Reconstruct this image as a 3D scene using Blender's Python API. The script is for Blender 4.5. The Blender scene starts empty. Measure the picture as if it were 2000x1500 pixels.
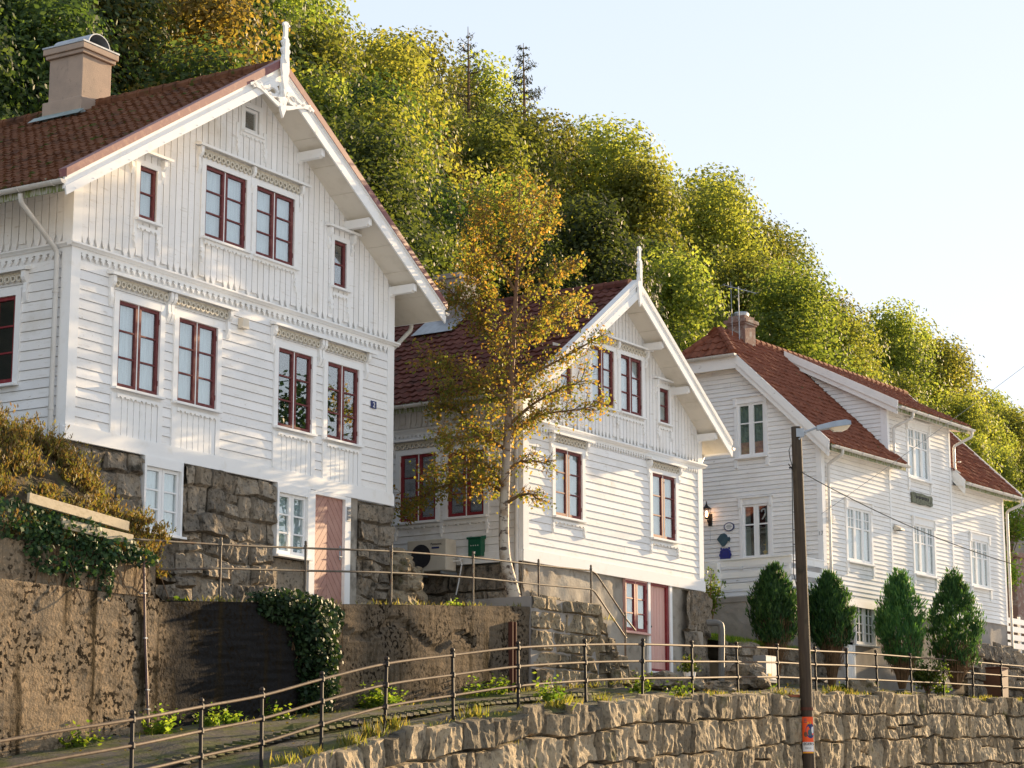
import bpy, math, random
import numpy as np
from mathutils import Vector, noise
R = math.radians
rnd = random.Random(7)
scene = bpy.context.scene
COL = scene.collection

# ------------------------------------------------------------------ camera
F_PX, HORIZON = 4300.0, 1590.0
PITCH = math.atan((HORIZON - 750) / F_PX)
cd = bpy.data.cameras.new('camera')
cam = bpy.data.objects.new('camera', cd); COL.objects.link(cam)
cd.sensor_width = 36; cd.lens = F_PX / 2000 * 36; cd.clip_end = 2000; cd.clip_start = .5
cam.location = (0, 0, 0); cam.rotation_euler = (R(90) + PITCH, 0, 0)
scene.camera = cam
CC, SS = math.cos(PITCH), math.sin(PITCH)
def project(p):
    fw = p[1] * CC + p[2] * SS; up = -p[1] * SS + p[2] * CC
    return 1000 + F_PX * p[0] / fw, 750 - F_PX * up / fw

# ------------------------------------------------------------------ mesh builder
class MB:
    def __init__(s): s.v = []; s.f = []
    def add(s, vs, fs):
        b = len(s.v); s.v += [tuple(v) for v in vs]; s.f += [tuple(i + b for i in f) for f in fs]
    def quad(s, *p): s.add(p, [tuple(range(len(p)))])
    def box(s, x0, x1, y0, y1, z0, z1, T=None):
        c = [(x, y, z) for x in (x0, x1) for y in (y0, y1) for z in (z0, z1)]
        if T: c = [T(*q) for q in c]
        s.add(c, [(0, 1, 3, 2), (4, 6, 7, 5), (0, 4, 5, 1), (2, 3, 7, 6), (0, 2, 6, 4), (1, 5, 7, 3)])
    def prism(s, pts, d0, d1, T):
        n = len(pts)
        s.add([T(a, d0, z) for a, z in pts] + [T(a, d1, z) for a, z in pts],
              [tuple(range(n)), tuple(range(2 * n - 1, n - 1, -1))] + [(i, (i + 1) % n, n + (i + 1) % n, n + i) for i in range(n)])
    def tube(s, path, r, n=8, cap=True):
        P = [Vector(p) for p in path]; m = len(P)
        rs = r if isinstance(r, (list, tuple)) else [r] * m
        b = len(s.v); ref = None
        for i in range(m):
            t = (P[min(i + 1, m - 1)] - P[max(i - 1, 0)]).normalized()
            if ref is None:
                ref = Vector((0, 0, 1)) if abs(t.z) < .9 else Vector((1, 0, 0))
            x = (ref - t * ref.dot(t)).normalized(); y = t.cross(x); ref = x
            for k in range(n):
                a = 2 * math.pi * k / n
                s.v.append(tuple(P[i] + (x * math.cos(a) + y * math.sin(a)) * rs[i]))
        for i in range(m - 1):
            for k in range(n):
                k2 = (k + 1) % n
                s.f.append((b + i * n + k, b + i * n + k2, b + (i + 1) * n + k2, b + (i + 1) * n + k))
        if cap:
            s.f.append(tuple(b + k for k in range(n))[::-1]); s.f.append(tuple(b + (m - 1) * n + k for k in range(n)))
    def lathe(s, prof, cx, cy, n=12):
        b = len(s.v)
        for r, z in prof:
            for k in range(n):
                a = 2 * math.pi * k / n; s.v.append((cx + r * math.cos(a), cy + r * math.sin(a), z))
        for i in range(len(prof) - 1):
            for k in range(n):
                k2 = (k + 1) % n; s.f.append((b + i * n + k, b + i * n + k2, b + (i + 1) * n + k2, b + (i + 1) * n + k))
        s.f.append(tuple(b + k for k in range(n))[::-1]); s.f.append(tuple(b + (len(prof) - 1) * n + k for k in range(n)))
    def beam(s, p, q, w, h):
        p = Vector(p); q = Vector(q); t = (q - p).normalized()
        x = t.cross(Vector((0, 0, 1)));  x = x.normalized() if x.length > 1e-4 else Vector((1, 0, 0))
        y = x.cross(t).normalized()
        c = [e + x * a * w / 2 + y * b * h / 2 for e in (p, q) for a in (-1, 1) for b in (-1, 1)]
        s.add(c, [(0, 1, 3, 2), (4, 6, 7, 5), (0, 4, 5, 1), (2, 3, 7, 6), (0, 2, 6, 4), (1, 5, 7, 3)])
    def disc(s, a, d, z, r, T, th=.01, n=12, ra=None):
        ra = ra or r
        s.prism([(a + ra * math.cos(2 * math.pi * k / n), z + r * math.sin(2 * math.pi * k / n)) for k in range(n)], d, d + th, T)
    def ring(s, a, z, r, w, d0, d1, T, n=14, t0=0., t1=2 * math.pi):
        for k in range(n):
            u0 = t0 + (t1 - t0) * k / n; u1 = t0 + (t1 - t0) * (k + 1) / n
            s.prism([(a + q * math.cos(u), z + q * math.sin(u)) for q, u in ((r - w / 2, u0), (r + w / 2, u0), (r + w / 2, u1), (r - w / 2, u1))], d0, d1, T)
    def ribbon(s, pts, w, d0, d1, T):
        n = len(pts)
        for i in range(n - 1):
            (a, z), (b, y) = pts[i], pts[i + 1]; L = math.hypot(b - a, y - z) or 1
            w0 = w[i] if isinstance(w, list) else w; w1 = w[i + 1] if isinstance(w, list) else w
            nx, nz = -(y - z) / L / 2, (b - a) / L / 2
            s.prism([(a + nx * w0, z + nz * w0), (b + nx * w1, y + nz * w1), (b - nx * w1, y - nz * w1), (a - nx * w0, z - nz * w0)], d0, d1, T)
    def build(s, name, mat, parent=None, smooth=False, bevel=0):
        me = bpy.data.meshes.new(name); me.from_pydata(s.v, [], s.f)
        if smooth: me.shade_smooth()
        o = bpy.data.objects.new(name, me); COL.objects.link(o); me.materials.append(mat)
        if parent:
            o.parent = parent
            if 'base_z' in parent: o.location = (0, 0, -parent['base_z'])
        if bevel:
            b = o.modifiers.new('bevel', 'BEVEL'); b.width = bevel; b.segments = 2; b.limit_method = 'ANGLE'
        return o

def tag(o, label=None, cat=None, group=None, kind=None):
    if label: o['label'] = label
    if cat: o['category'] = cat
    if group: o['group'] = group
    if kind: o['kind'] = kind
    return o
def thing(name, label, cat, loc=(0, 0, 0), rz=0, group=None):
    o = bpy.data.objects.new(name, None); COL.objects.link(o); o.location = loc; o.rotation_euler = (0, 0, rz)
    o.empty_display_size = .2
    return tag(o, label, cat, group)
def dup(root, loc, rz=0, sc=1, label=None, group=None):
    r = root.copy(); COL.objects.link(r); r.location = loc; r.rotation_euler = (0, 0, rz)
    r.scale = sc if isinstance(sc, tuple) else (sc, sc, sc)
    if label: r['label'] = label
    if group: r['group'] = group
    for ch in list(root.children):
        c = ch.copy(); COL.objects.link(c); c.parent = r
        for g in list(ch.children):
            d = g.copy(); COL.objects.link(d); d.parent = c
    return r

class Frame:      # a frame along a facade: x to the right along it, w into the house
    def __init__(s, ox, oy, az):
        a = R(az); s.o = (ox, oy); s.u = (math.sin(a), math.cos(a)); s.w = (-math.cos(a), math.sin(a)); s.rz = R(90 - az)
    def P(s, x, w, z): return (s.o[0] + x * s.u[0] + w * s.w[0], s.o[1] + x * s.u[1] + w * s.w[1], z)
    def L(s, X, Y): dx, dy = X - s.o[0], Y - s.o[1]; return (dx * s.u[0] + dy * s.u[1], dx * s.w[0] + dy * s.w[1])
G = Frame(-7.421, 36.0, 31.5)
H2F = Frame(.233, 47.0, 33.5)
H3F = Frame(8.515, 60.0, 36.0)
front = lambda a, d, z: (a, -d, z)
def leftside(a, d, z): return (-d, a, z)
def lerp(tab, x):
    if x <= tab[0][0]: return tab[0][1]
    for (a, b), (c, d) in zip(tab, tab[1:]):
        if x <= c: return b + (d - b) * (x - a) / (c - a)
    return tab[-1][1]

# ------------------------------------------------------------------ materials
def newmat(name):
    m = bpy.data.materials.new(name); m.use_nodes = True; nt = m.node_tree; nt.nodes.clear()
    out = nt.nodes.new('ShaderNodeOutputMaterial'); return m, nt, out
def N(nt, t, **k):
    n = nt.nodes.new(t)
    for a, v in k.items():
        if a in n.inputs: n.inputs[a].default_value = v
        else: setattr(n, a, v)
    return n
def ramp(nt, stops):
    r = nt.nodes.new('ShaderNodeValToRGB'); e = r.color_ramp.elements
    e[0].position = stops[0][0]; e[0].color = (*stops[0][1], 1); e.remove(e[1])
    for p, c in stops[1:]: e.new(p).color = (*c, 1)
    return r
def mix(nt, a, b, fac, mode='MIX'):
    m = nt.nodes.new('ShaderNodeMix'); m.data_type = 'RGBA'; m.blend_type = mode
    for i, s in ((0, fac), (6, a), (7, b)):
        if hasattr(s, 'is_linked') or hasattr(s, 'links'): nt.links.new(s, m.inputs[i])
        elif isinstance(s, (int, float)): m.inputs[i].default_value = s
        else: m.inputs[i].default_value = (*s, 1)
    return m.outputs[2]
def noise_fac(nt, scale, lo, hi, detail=5, stretch=None, rough=.6):
    tc = N(nt, 'ShaderNodeTexCoord'); src = tc.outputs['Object']
    if stretch:
        mp = N(nt, 'ShaderNodeMapping'); mp.inputs['Scale'].default_value = stretch; nt.links.new(src, mp.inputs[0]); src = mp.outputs[0]
    n = N(nt, 'ShaderNodeTexNoise', Scale=scale, Detail=detail, Roughness=rough); nt.links.new(src, n.inputs['Vector'])
    r = ramp(nt, [(lo, (0, 0, 0)), (hi, (1, 1, 1))]); nt.links.new(n.outputs[0], r.inputs[0])
    return r.outputs[0], n.outputs[0]
def mat(name, layers, rough=.75, bump=0, bscale=20, spec=.3, metal=0, bstretch=None, island=0):
    """layers: base colour, then (colour, scale, lo, hi[, stretch]) patches laid over it by noise"""
    m, nt, out = newmat(name)
    b = N(nt, 'ShaderNodeBsdfPrincipled', Roughness=rough, Metallic=metal); b.inputs['Specular IOR Level'].default_value = spec
    cur = layers[0]
    for L in layers[1:]:
        f, _ = noise_fac(nt, L[1], L[2], L[3], stretch=L[4] if len(L) > 4 else None)
        cur = mix(nt, cur, L[0], f)
    if island:
        g = N(nt, 'ShaderNodeNewGeometry'); r = ramp(nt, [(0, (1 - island,) * 3), (.5, (1, .98, .95)), (1, (1 + island, 1 + island * .9, 1 + island * .75))]); nt.links.new(g.outputs['Random Per Island'], r.inputs[0]); cur = mix(nt, cur, r.outputs[0], 1.0, 'MULTIPLY')
    if isinstance(cur, tuple): b.inputs['Base Color'].default_value = (*cur, 1)
    else: nt.links.new(cur, b.inputs['Base Color'])
    if bump:
        _, h = noise_fac(nt, bscale, 0, 1, 10, bstretch, .72 if bstretch else .65)
        bp = N(nt, 'ShaderNodeBump', Strength=1.0, Distance=bump); nt.links.new(h, bp.inputs['Height']); nt.links.new(bp.outputs[0], b.inputs['Normal'])
    nt.links.new(b.outputs[0], out.inputs[0]); return m
def leafmat(name, cols, trans=.45, dark=.0, hue=.0):
    m, nt, out = newmat(name)
    g = N(nt, 'ShaderNodeNewGeometry'); r = ramp(nt, [(i / max(1, len(cols) - 1), c) for i, c in enumerate(cols)])
    nt.links.new(g.outputs['Random Per Island'], r.inputs[0])
    oi = N(nt, 'ShaderNodeObjectInfo')
    hs = N(nt, 'ShaderNodeHueSaturation')
    mr = N(nt, 'ShaderNodeMapRange'); mr.inputs[3].default_value = .5 - hue; mr.inputs[4].default_value = .5 + hue
    nt.links.new(oi.outputs['Random'], mr.inputs[0]); nt.links.new(mr.outputs[0], hs.inputs['Hue'])
    mv = N(nt, 'ShaderNodeMapRange'); mv.inputs[3].default_value = .62; mv.inputs[4].default_value = 1.38
    ml = N(nt, 'ShaderNodeMath', operation='FRACT'); m2 = N(nt, 'ShaderNodeMath', operation='MULTIPLY'); m2.inputs[1].default_value = 7.31
    nt.links.new(oi.outputs['Random'], m2.inputs[0]); nt.links.new(m2.outputs[0], ml.inputs[0]); nt.links.new(ml.outputs[0], mv.inputs[0])
    nt.links.new(mv.outputs[0], hs.inputs['Value']); nt.links.new(r.outputs[0], hs.inputs['Color'])
    d = N(nt, 'ShaderNodeBsdfPrincipled', Roughness=.6); d.inputs['Specular IOR Level'].default_value = .25; nt.links.new(hs.outputs[0], d.inputs['Base Color'])
    t = N(nt, 'ShaderNodeBsdfTranslucent')
    tcol = mix(nt, hs.outputs[0], (.98, .94, .34), 1.0, 'MULTIPLY')
    gm = N(nt, 'ShaderNodeHueSaturation', Value=2.6, Saturation=.95); nt.links.new(tcol, gm.inputs['Color'])
    nt.links.new(gm.outputs[0], t.inputs[0])
    ms = N(nt, 'ShaderNodeMixShader', Fac=trans); nt.links.new(d.outputs[0], ms.inputs[1]); nt.links.new(t.outputs[0], ms.inputs[2])
    nt.links.new(ms.outputs[0], out.inputs[0]); return m
def glassmat(name, k=1.25, tint=(.93, .97, .97)):
    m, nt, out = newmat(name)
    ge = N(nt, 'ShaderNodeNewGeometry'); dt = N(nt, 'ShaderNodeVectorMath', operation='DOT_PRODUCT'); nt.links.new(ge.outputs['Normal'], dt.inputs[0]); nt.links.new(ge.outputs['Incoming'], dt.inputs[1])
    ab = N(nt, 'ShaderNodeMath', operation='ABSOLUTE'); nt.links.new(dt.outputs['Value'], ab.inputs[0]); om = N(nt, 'ShaderNodeMath', operation='SUBTRACT'); om.inputs[0].default_value = 1; nt.links.new(ab.outputs[0], om.inputs[1])
    pw = N(nt, 'ShaderNodeMath', operation='POWER'); pw.inputs[1].default_value = 5; nt.links.new(om.outputs[0], pw.inputs[0])
    mu = N(nt, 'ShaderNodeMath', operation='MULTIPLY_ADD', use_clamp=True); mu.inputs[1].default_value = .96; mu.inputs[2].default_value = .04 * k; nt.links.new(pw.outputs[0], mu.inputs[0])
    t = N(nt, 'ShaderNodeBsdfTransparent'); t.inputs[0].default_value = (*tint, 1)
    gl = N(nt, 'ShaderNodeBsdfGlossy', Roughness=.01); gl.inputs[0].default_value = (1, 1, 1, 1)
    ms = N(nt, 'ShaderNodeMixShader'); nt.links.new(mu.outputs[0], ms.inputs[0]); nt.links.new(t.outputs[0], ms.inputs[1]); nt.links.new(gl.outputs[0], ms.inputs[2])
    nt.links.new(ms.outputs[0], out.inputs[0]); return m
def glow(name, col, st):
    m, nt, out = newmat(name); e = N(nt, 'ShaderNodeEmission', Strength=st); e.inputs[0].default_value = (*col, 1); nt.links.new(e.outputs[0], out.inputs[0]); return m

M = {}
M['white'] = mat('white_paint', [(.85, .85, .85), ((.79, .79, .78), 1.3, .45, .75), ((.62, .59, .54), 6, .58, .78, (.5, .5, 3)), ((.66, .63, .57), .7, .55, .75), ((.52, .47, .40), 22, .66, .74)], .85, .003, 30, .08, island=.045)
M['trim'] = mat('white_trim_paint', [(.86, .86, .85), ((.76, .74, .69), 4, .56, .82)], .8, .0015, 40, .1)
M['white_old'] = mat('weathered_white_paint', [(.86, .86, .85), ((.76, .75, .73), 1.1, .45, .75), ((.50, .47, .42), 9, .64, .75, (.6, .6, 2))], .85, .003, 30, .08, island=.045)
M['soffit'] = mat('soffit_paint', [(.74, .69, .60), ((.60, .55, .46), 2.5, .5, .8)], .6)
M['carved'] = mat('shaded_carved_trim_paint', [(.66, .61, .51), ((.50, .45, .36), 14, .45, .7)], .7)  # beige paints in the shaded look of the strips under the hoods
M['red'] = mat('red_sash_paint', [(.15, .040, .040), ((.25, .10, .085), 8, .5, .75)], .6, spec=.2)
M['redbright_shade'] = mat('bright_red_shaded_sash_paint', [(.21, .022, .028), ((.28, .06, .05), 8, .5, .75)], .5)  # side-wall sashes: their shade is put into this red; also basement trim
M['cap'] = mat('oxide_red_metal_capping', [(.21, .085, .085), ((.33, .17, .13), 7, .5, .7)], .5)
M['pinkdoor'] = mat('faded_pink_door_paint', [(.40, .215, .175), ((.46, .27, .22), 3, .4, .7)], .6, .001, 40)
M['pinkdoor2'] = mat('pink_plank_door_paint', [(.70, .40, .34), ((.74, .48, .42), 5, .45, .7, (4, 4, .4))], .6)
M['dark'] = mat('dark_interior', [(.012, .014, .016)], .9)
M['groove'] = mat('dark_groove', [(.05, .03, .028)], .9)
M['curtain'] = mat('white_curtain', [(.58, .63, .66), ((.46, .51, .54), 6, .45, .6, (9, 9, .3))], .9)
M['greencurtain'] = mat('grey_green_curtain', [(.30, .36, .33), ((.24, .29, .27), 9, .4, .65, (6, 6, .3))], .9)
M['pinkblind'] = mat('pink_blind', [(.58, .33, .27)], .9)
M['glass'] = glassmat('window_glass', 4.5)
M['tileA'] = mat('brown_clay_tiles', [(.135, .058, .032), ((.205, .095, .052), 6, .45, .7), ((.055, .032, .022), 2.2, .50, .72), ((.06, .07, .015), 3.5, .60, .66)], .9, .006, 60, .08)
M['tileB'] = mat('red_clay_tiles', [(.19, .068, .040), ((.26, .10, .06), 5, .45, .7), ((.10, .04, .026), 3, .55, .72), ((.08, .08, .03), 4, .66, .72)], .85, .004, 60, .1)
M['tileC'] = mat('dark_red_clay_tiles', [(.115, .045, .036), ((.17, .075, .055), 5, .45, .7), ((.045, .028, .024), 2.0, .52, .72), ((.055, .065, .016), 2.5, .62, .68)], .88, .005, 60, .08)
M['moss'] = mat('mossy_sheet_metal', [(.42, .41, .36), ((.16, .19, .06), 9, .42, .55, (3, 3, .6))], .8)
M['zinc'] = mat('zinc_sheet', [(.42, .44, .46), ((.30, .31, .33), 5, .45, .7)], .42, metal=.6)
M['copper'] = mat('lead_flashing', [(.26, .33, .32), ((.38, .42, .42), 4, .4, .7)], .5, metal=.3)
M['gutter'] = mat('painted_gutter', [(.62, .60, .56), ((.46, .42, .36), 3, .5, .8)], .5)
M['stucco'] = mat('chimney_stucco', [(.42, .32, .25), ((.33, .26, .21), 2, .4, .7), ((.22, .18, .15), 6, .62, .8)], .9, .006, 40)
M['brickchim'] = mat('old_brick_chimney', [(.24, .15, .12), ((.36, .32, .28), 5, .5, .65), ((.10, .06, .05), 9, .6, .75)], .9, .01, 25)
M['stone'] = mat('granite_blocks', [(.37, .305, .21), ((.26, .225, .17), 1.1, .4, .65), ((.42, .35, .25), 4, .5, .75), ((.13, .11, .085), 17, .54, .66, (1, 1, .6)), ((.075, .065, .05), 2.4, .55, .70), ((.09, .09, .03), 1.3, .60, .70)], .9, .10, 9, .12, bstretch=(1.2, 1.2, .75), island=.40)
M['stone_dark'] = mat('basement_granite', [(.36, .31, .245), ((.26, .235, .20), 1.6, .4, .65), ((.40, .32, .23), 5, .5, .75), ((.11, .095, .075), 15, .54, .66), ((.06, .055, .045), 3.0, .54, .68)], .9, .11, 8, .12, bstretch=(1.2, 1.2, .65), island=.34)
M['plaster'] = mat('grey_plaster', [(.30, .265, .22), ((.38, .35, .30), 1.4, .42, .6), ((.17, .155, .13), 2.0, .54, .66), ((.24, .17, .10), 1.7, .64, .7)], .9, .012, 18)
M['plaster2'] = mat('basement_plaster', [(.34, .31, .28), ((.24, .22, .20), 1.2, .42, .65)], .9, .006, 20)
M['iron'] = mat('dark_iron', [(.020, .017, .016), ((.06, .035, .02), 14, .58, .72)], .65, spec=.25)
M['railpaint'] = mat('rusty_rail_paint', [(.085, .058, .040), ((.14, .095, .060), 11, .45, .7), ((.04, .022, .014), 20, .55, .7)], .7, spec=.2)
M['galv'] = mat('galvanised_tube', [(.10, .085, .07), ((.15, .13, .10), 9, .4, .7), ((.09, .045, .025), 6, .5, .66)], .65, spec=.25)
M['pole'] = mat('creosoted_pole', [(.055, .040, .028), ((.10, .075, .048), 7, .45, .7, (3, 3, .15)), ((.03, .027, .016), 3, .55, .75)], .85, .01, 30, bstretch=(4, 4, .2))
M['steel'] = mat('lamp_steel', [(.36, .40, .44), ((.28, .31, .35), 3, .4, .7)], .45, metal=.3)
M['lens'] = mat('lamp_lens', [(.72, .62, .46)], .25, spec=.5)
M['black'] = mat('black_cable', [(.02, .02, .022)], .6)
M['soil'] = mat('dark_soil', [(.045, .035, .022), ((.09, .07, .035), 5, .4, .7), ((.06, .07, .02), 2, .55, .7)], .95, .05, 10)
M['forest'] = mat('forest_floor', [(.018, .018, .008), ((.035, .028, .012), 2, .4, .7)], .95)
M['street'] = mat('street_pale_bounce', [(.54, .53, .52), ((.46, .45, .44), 3, .4, .7)], .9, .004, 80)  # paler than asphalt, lightened so the unseen street bounces fill light
M['grassg'] = mat('grass_ground', [(.045, .085, .012), ((.08, .12, .02), 4, .4, .7), ((.05, .04, .02), 6, .6, .75)], .95, .02, 30)
M['timber'] = mat('old_timber_board', [(.50, .42, .29), ((.38, .31, .20), 3, .45, .7, (.5, 4, 6))], .8, .003, 40)
def birch_mat():
    m = mat('birch_bark', [(.50, .44, .36), ((.09, .065, .05), 6, .53, .60, (1, 1, 1.6)), ((.34, .25, .17), 3, .52, .68)], .8, .006, 30); nt = m.node_tree
    b = [n for n in nt.nodes if n.type == 'BSDF_PRINCIPLED'][0]; lk = b.inputs['Base Color'].links[0].from_socket
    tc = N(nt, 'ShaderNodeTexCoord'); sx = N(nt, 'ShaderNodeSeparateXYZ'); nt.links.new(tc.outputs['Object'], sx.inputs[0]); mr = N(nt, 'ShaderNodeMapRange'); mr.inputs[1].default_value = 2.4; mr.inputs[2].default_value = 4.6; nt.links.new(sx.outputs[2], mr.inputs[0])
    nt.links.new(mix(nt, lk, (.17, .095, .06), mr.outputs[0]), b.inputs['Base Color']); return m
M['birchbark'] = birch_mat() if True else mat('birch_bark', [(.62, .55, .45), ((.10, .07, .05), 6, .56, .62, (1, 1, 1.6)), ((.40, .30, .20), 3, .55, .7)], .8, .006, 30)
M['bark'] = mat('grey_bark', [(.11, .09, .07), ((.19, .165, .13), 5, .45, .7, (3, 3, .4))], .9, .02, 14)
M['twig'] = mat('brown_twigs', [(.13, .08, .042), ((.21, .125, .062), 8, .4, .7)], .9)
M['navy'] = mat('navy_enamel', [(.02, .035, .14)], .3)
M['blueplate'] = mat('blue_glazed_plate', [(.018, .03, .22)], .3)
M['slatefish'] = mat('slate_blue_ceramic', [(.045, .09, .12), ((.07, .13, .15), 6, .4, .7)], .4)
M['green'] = mat('green_mailbox_paint', [(.012, .10, .055)], .35)
M['ivory'] = mat('ivory_sheet_metal', [(.62, .57, .48), ((.50, .45, .37), 3, .5, .75)], .5)
M['greybox'] = mat('grey_cabinet_paint', [(.27, .28, .29), ((.21, .22, .23), 4, .5, .7)], .5)
M['fan'] = mat('dark_fan_grille', [(.035, .035, .04)], .6)
M['paper'] = mat('white_print', [(.75, .75, .74)], .6)
M['ink'] = mat('black_print', [(.015, .015, .02)], .6)
M['orange'] = mat('orange_poster', [(.85, .10, .02)], .5)
M['yellow'] = mat('yellow_print', [(.80, .50, .04)], .5)
M['plaque'] = mat('carved_grey_plaque', [(.20, .21, .15), ((.10, .105, .08), 12, .45, .6), ((.30, .31, .24), 7, .6, .7)], .85, .02, 30)
M['brown'] = mat('brown_plastic', [(.16, .075, .045)], .5)
M['terracotta'] = mat('terracotta', [(.42, .13, .06)], .8)
M['flame'] = glow('lit_lantern_bulb', (1.0, .50, .22), 5.0)
M['rust'] = mat('rusty_band', [(.10, .035, .022)], .8)

def concrete_mat():
    m, nt, out = newmat('stained_concrete'); b = N(nt, 'ShaderNodeBsdfPrincipled', Roughness=.95); b.inputs['Specular IOR Level'].default_value = .04
    tc = N(nt, 'ShaderNodeTexCoord'); sx = N(nt, 'ShaderNodeSeparateXYZ'); nt.links.new(tc.outputs['Object'], sx.inputs[0])
    f1, _ = noise_fac(nt, .9, .38, .66); cur = mix(nt, (.27, .205, .135), (.18, .145, .105), f1)
    f2, _ = noise_fac(nt, 7, .5, .7); cur = mix(nt, cur, (.30, .22, .14), f2)
    # algae-black stretch deepened by the ivy's shadow painted in, then browner aggregate further along: wall-length zones with a noisy border
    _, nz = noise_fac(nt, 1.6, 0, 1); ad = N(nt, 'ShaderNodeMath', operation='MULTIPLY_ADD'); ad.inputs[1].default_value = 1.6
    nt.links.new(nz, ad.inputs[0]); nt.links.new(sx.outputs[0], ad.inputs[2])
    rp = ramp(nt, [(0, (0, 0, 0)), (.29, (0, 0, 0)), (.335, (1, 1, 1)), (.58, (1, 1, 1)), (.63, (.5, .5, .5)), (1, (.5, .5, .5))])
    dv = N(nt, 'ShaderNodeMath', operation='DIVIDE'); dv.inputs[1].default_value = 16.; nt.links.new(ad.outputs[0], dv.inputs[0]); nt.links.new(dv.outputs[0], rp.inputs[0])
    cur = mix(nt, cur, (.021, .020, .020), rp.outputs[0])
    # black moss specks
    f3, _ = noise_fac(nt, 13, .53, .56, 3); f4, _ = noise_fac(nt, 1.1, .42, .55); sp = mix(nt, f3, f4, 1., 'MULTIPLY')
    cur = mix(nt, cur, (.016, .012, .008), sp)
    f5, _ = noise_fac(nt, 1.3, .53, .66, 5, (2.5, 2.5, .22)); cur = mix(nt, cur, (.03, .022, .012), f5)
    f6, _ = noise_fac(nt, 26, .56, .70, 3); cur = mix(nt, cur, mix(nt, cur, (1.7, 1.6, 1.5), 1., 'MULTIPLY'), f6)
    nt.links.new(cur, b.inputs['Base Color'])
    w = N(nt, 'ShaderNodeMath', operation='MULTIPLY'); w.inputs[1].default_value = 2 * math.pi / .15; nt.links.new(sx.outputs[2], w.inputs[0])
    sn = N(nt, 'ShaderNodeMath', operation='SINE'); nt.links.new(w.outputs[0], sn.inputs[0])
    _, h = noise_fac(nt, 22, 0, 1, 8); _, h2 = noise_fac(nt, 3, 0, 1, 4)
    a1 = N(nt, 'ShaderNodeMath', operation='MULTIPLY_ADD'); a1.inputs[1].default_value = .12; nt.links.new(sn.outputs[0], a1.inputs[0]); nt.links.new(h, a1.inputs[2])
    a2 = N(nt, 'ShaderNodeMath', operation='ADD'); nt.links.new(a1.outputs[0], a2.inputs[0]); nt.links.new(h2, a2.inputs[1])
    bp = N(nt, 'ShaderNodeBump', Strength=1., Distance=.032); nt.links.new(a2.outputs[0], bp.inputs['Height']); nt.links.new(bp.outputs[0], b.inputs['Normal'])
    nt.links.new(b.outputs[0], out.inputs[0]); return m
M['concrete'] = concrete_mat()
M['path'] = mat('mossy_path', [(.075, .066, .055), ((.11, .10, .085), 3, .4, .7), ((.075, .085, .016), 1.3, .44, .58), ((.15, .15, .03), 6, .58, .70)], .9, .02, 20)

M['lf_dark'] = leafmat('maple_leaves', [(.026, .046, .015), (.044, .070, .020), (.068, .094, .026)], .46, hue=.02)
M['lf_mid'] = leafmat('ash_leaves', [(.076, .102, .022), (.110, .134, .028), (.150, .160, .034)], .52, hue=.026)
M['lf_gold'] = leafmat('autumn_leaves', [(.075, .070, .018), (.115, .100, .022), (.155, .118, .028)], .45, hue=.03)
M['lf_birch'] = leafmat('birch_leaves', [(.065, .09, .017), (.12, .135, .022), (.175, .15, .026), (.24, .125, .03), (.14, .13, .022)], .46)
M['lf_spruce'] = leafmat('spruce_needles', [(.020, .030, .014), (.05, .055, .022)], .25)
M['lf_thuja'] = leafmat('cypress_sprays', [(.016, .058, .022), (.036, .10, .030), (.066, .14, .034)], .32)
M['lf_ivy'] = leafmat('ivy_leaves', [(.008, .022, .010), (.02, .05, .018), (.04, .07, .02)], .15)
M['lf_heath'] = leafmat('heather_stems', [(.060, .042, .022), (.135, .088, .036), (.16, .135, .042), (.10, .115, .024), (.14, .070, .032)], .36)
M['lf_weed'] = leafmat('weed_leaves', [(.045, .10, .010), (.10, .16, .016), (.16, .20, .022)], .5)
M['lf_grass'] = leafmat('grass_blades', [(.06, .085, .014), (.12, .125, .022), (.22, .17, .06), (.07, .11, .014)], .4)
M['lf_bush'] = leafmat('shrub_leaves', [(.02, .04, .008), (.045, .075, .012), (.09, .11, .015)], .4)

# ------------------------------------------------------------------ light, sky, view
SUN_AZ, SUN_EL = 39.6, 12.0
GAM, SAT = .28, 1.3
w = bpy.data.worlds.new('World'); scene.world = w; w.use_nodes = True
nt = w.node_tree; bg = nt.nodes['Background']
sky = nt.nodes.new('ShaderNodeTexSky'); sky.sky_type = 'NISHITA'; sky.sun_disc = False
sky.sun_elevation = R(SUN_EL); sky.sun_rotation = R(SUN_AZ); sky.altitude = 20; sky.air_density = 1.0; sky.dust_density = 0.2; sky.ozone_density = 1.2
gm_ = nt.nodes.new('ShaderNodeGamma'); gm_.inputs[1].default_value = GAM; hs_ = nt.nodes.new('ShaderNodeHueSaturation'); hs_.inputs['Saturation'].default_value = SAT
nt.links.new(sky.outputs[0], gm_.inputs[0]); nt.links.new(gm_.outputs[0], hs_.inputs['Color']); tint_ = mix(nt, hs_.outputs[0], (1.0, .965, 1.0), 1.0, 'MULTIPLY'); nt.links.new(tint_, bg.inputs[0]); bg.inputs[1].default_value = .15
sd = bpy.data.lights.new('sun', 'SUN'); sd.energy = 3.1; sd.angle = R(.6); sd.color = (1.0, .73, .43)
so = bpy.data.objects.new('sun', sd); COL.objects.link(so)
sv = Vector((math.sin(R(SUN_AZ)) * math.cos(R(SUN_EL)), math.cos(R(SUN_AZ)) * math.cos(R(SUN_EL)), math.sin(R(SUN_EL))))
so.rotation_euler = sv.to_track_quat('Z', 'Y').to_euler(); so.location = sv * 100
vs = scene.view_settings; vs.view_transform = 'Standard'; vs.look = 'None'; vs.exposure = 2.25; vs.gamma = 1
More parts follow.
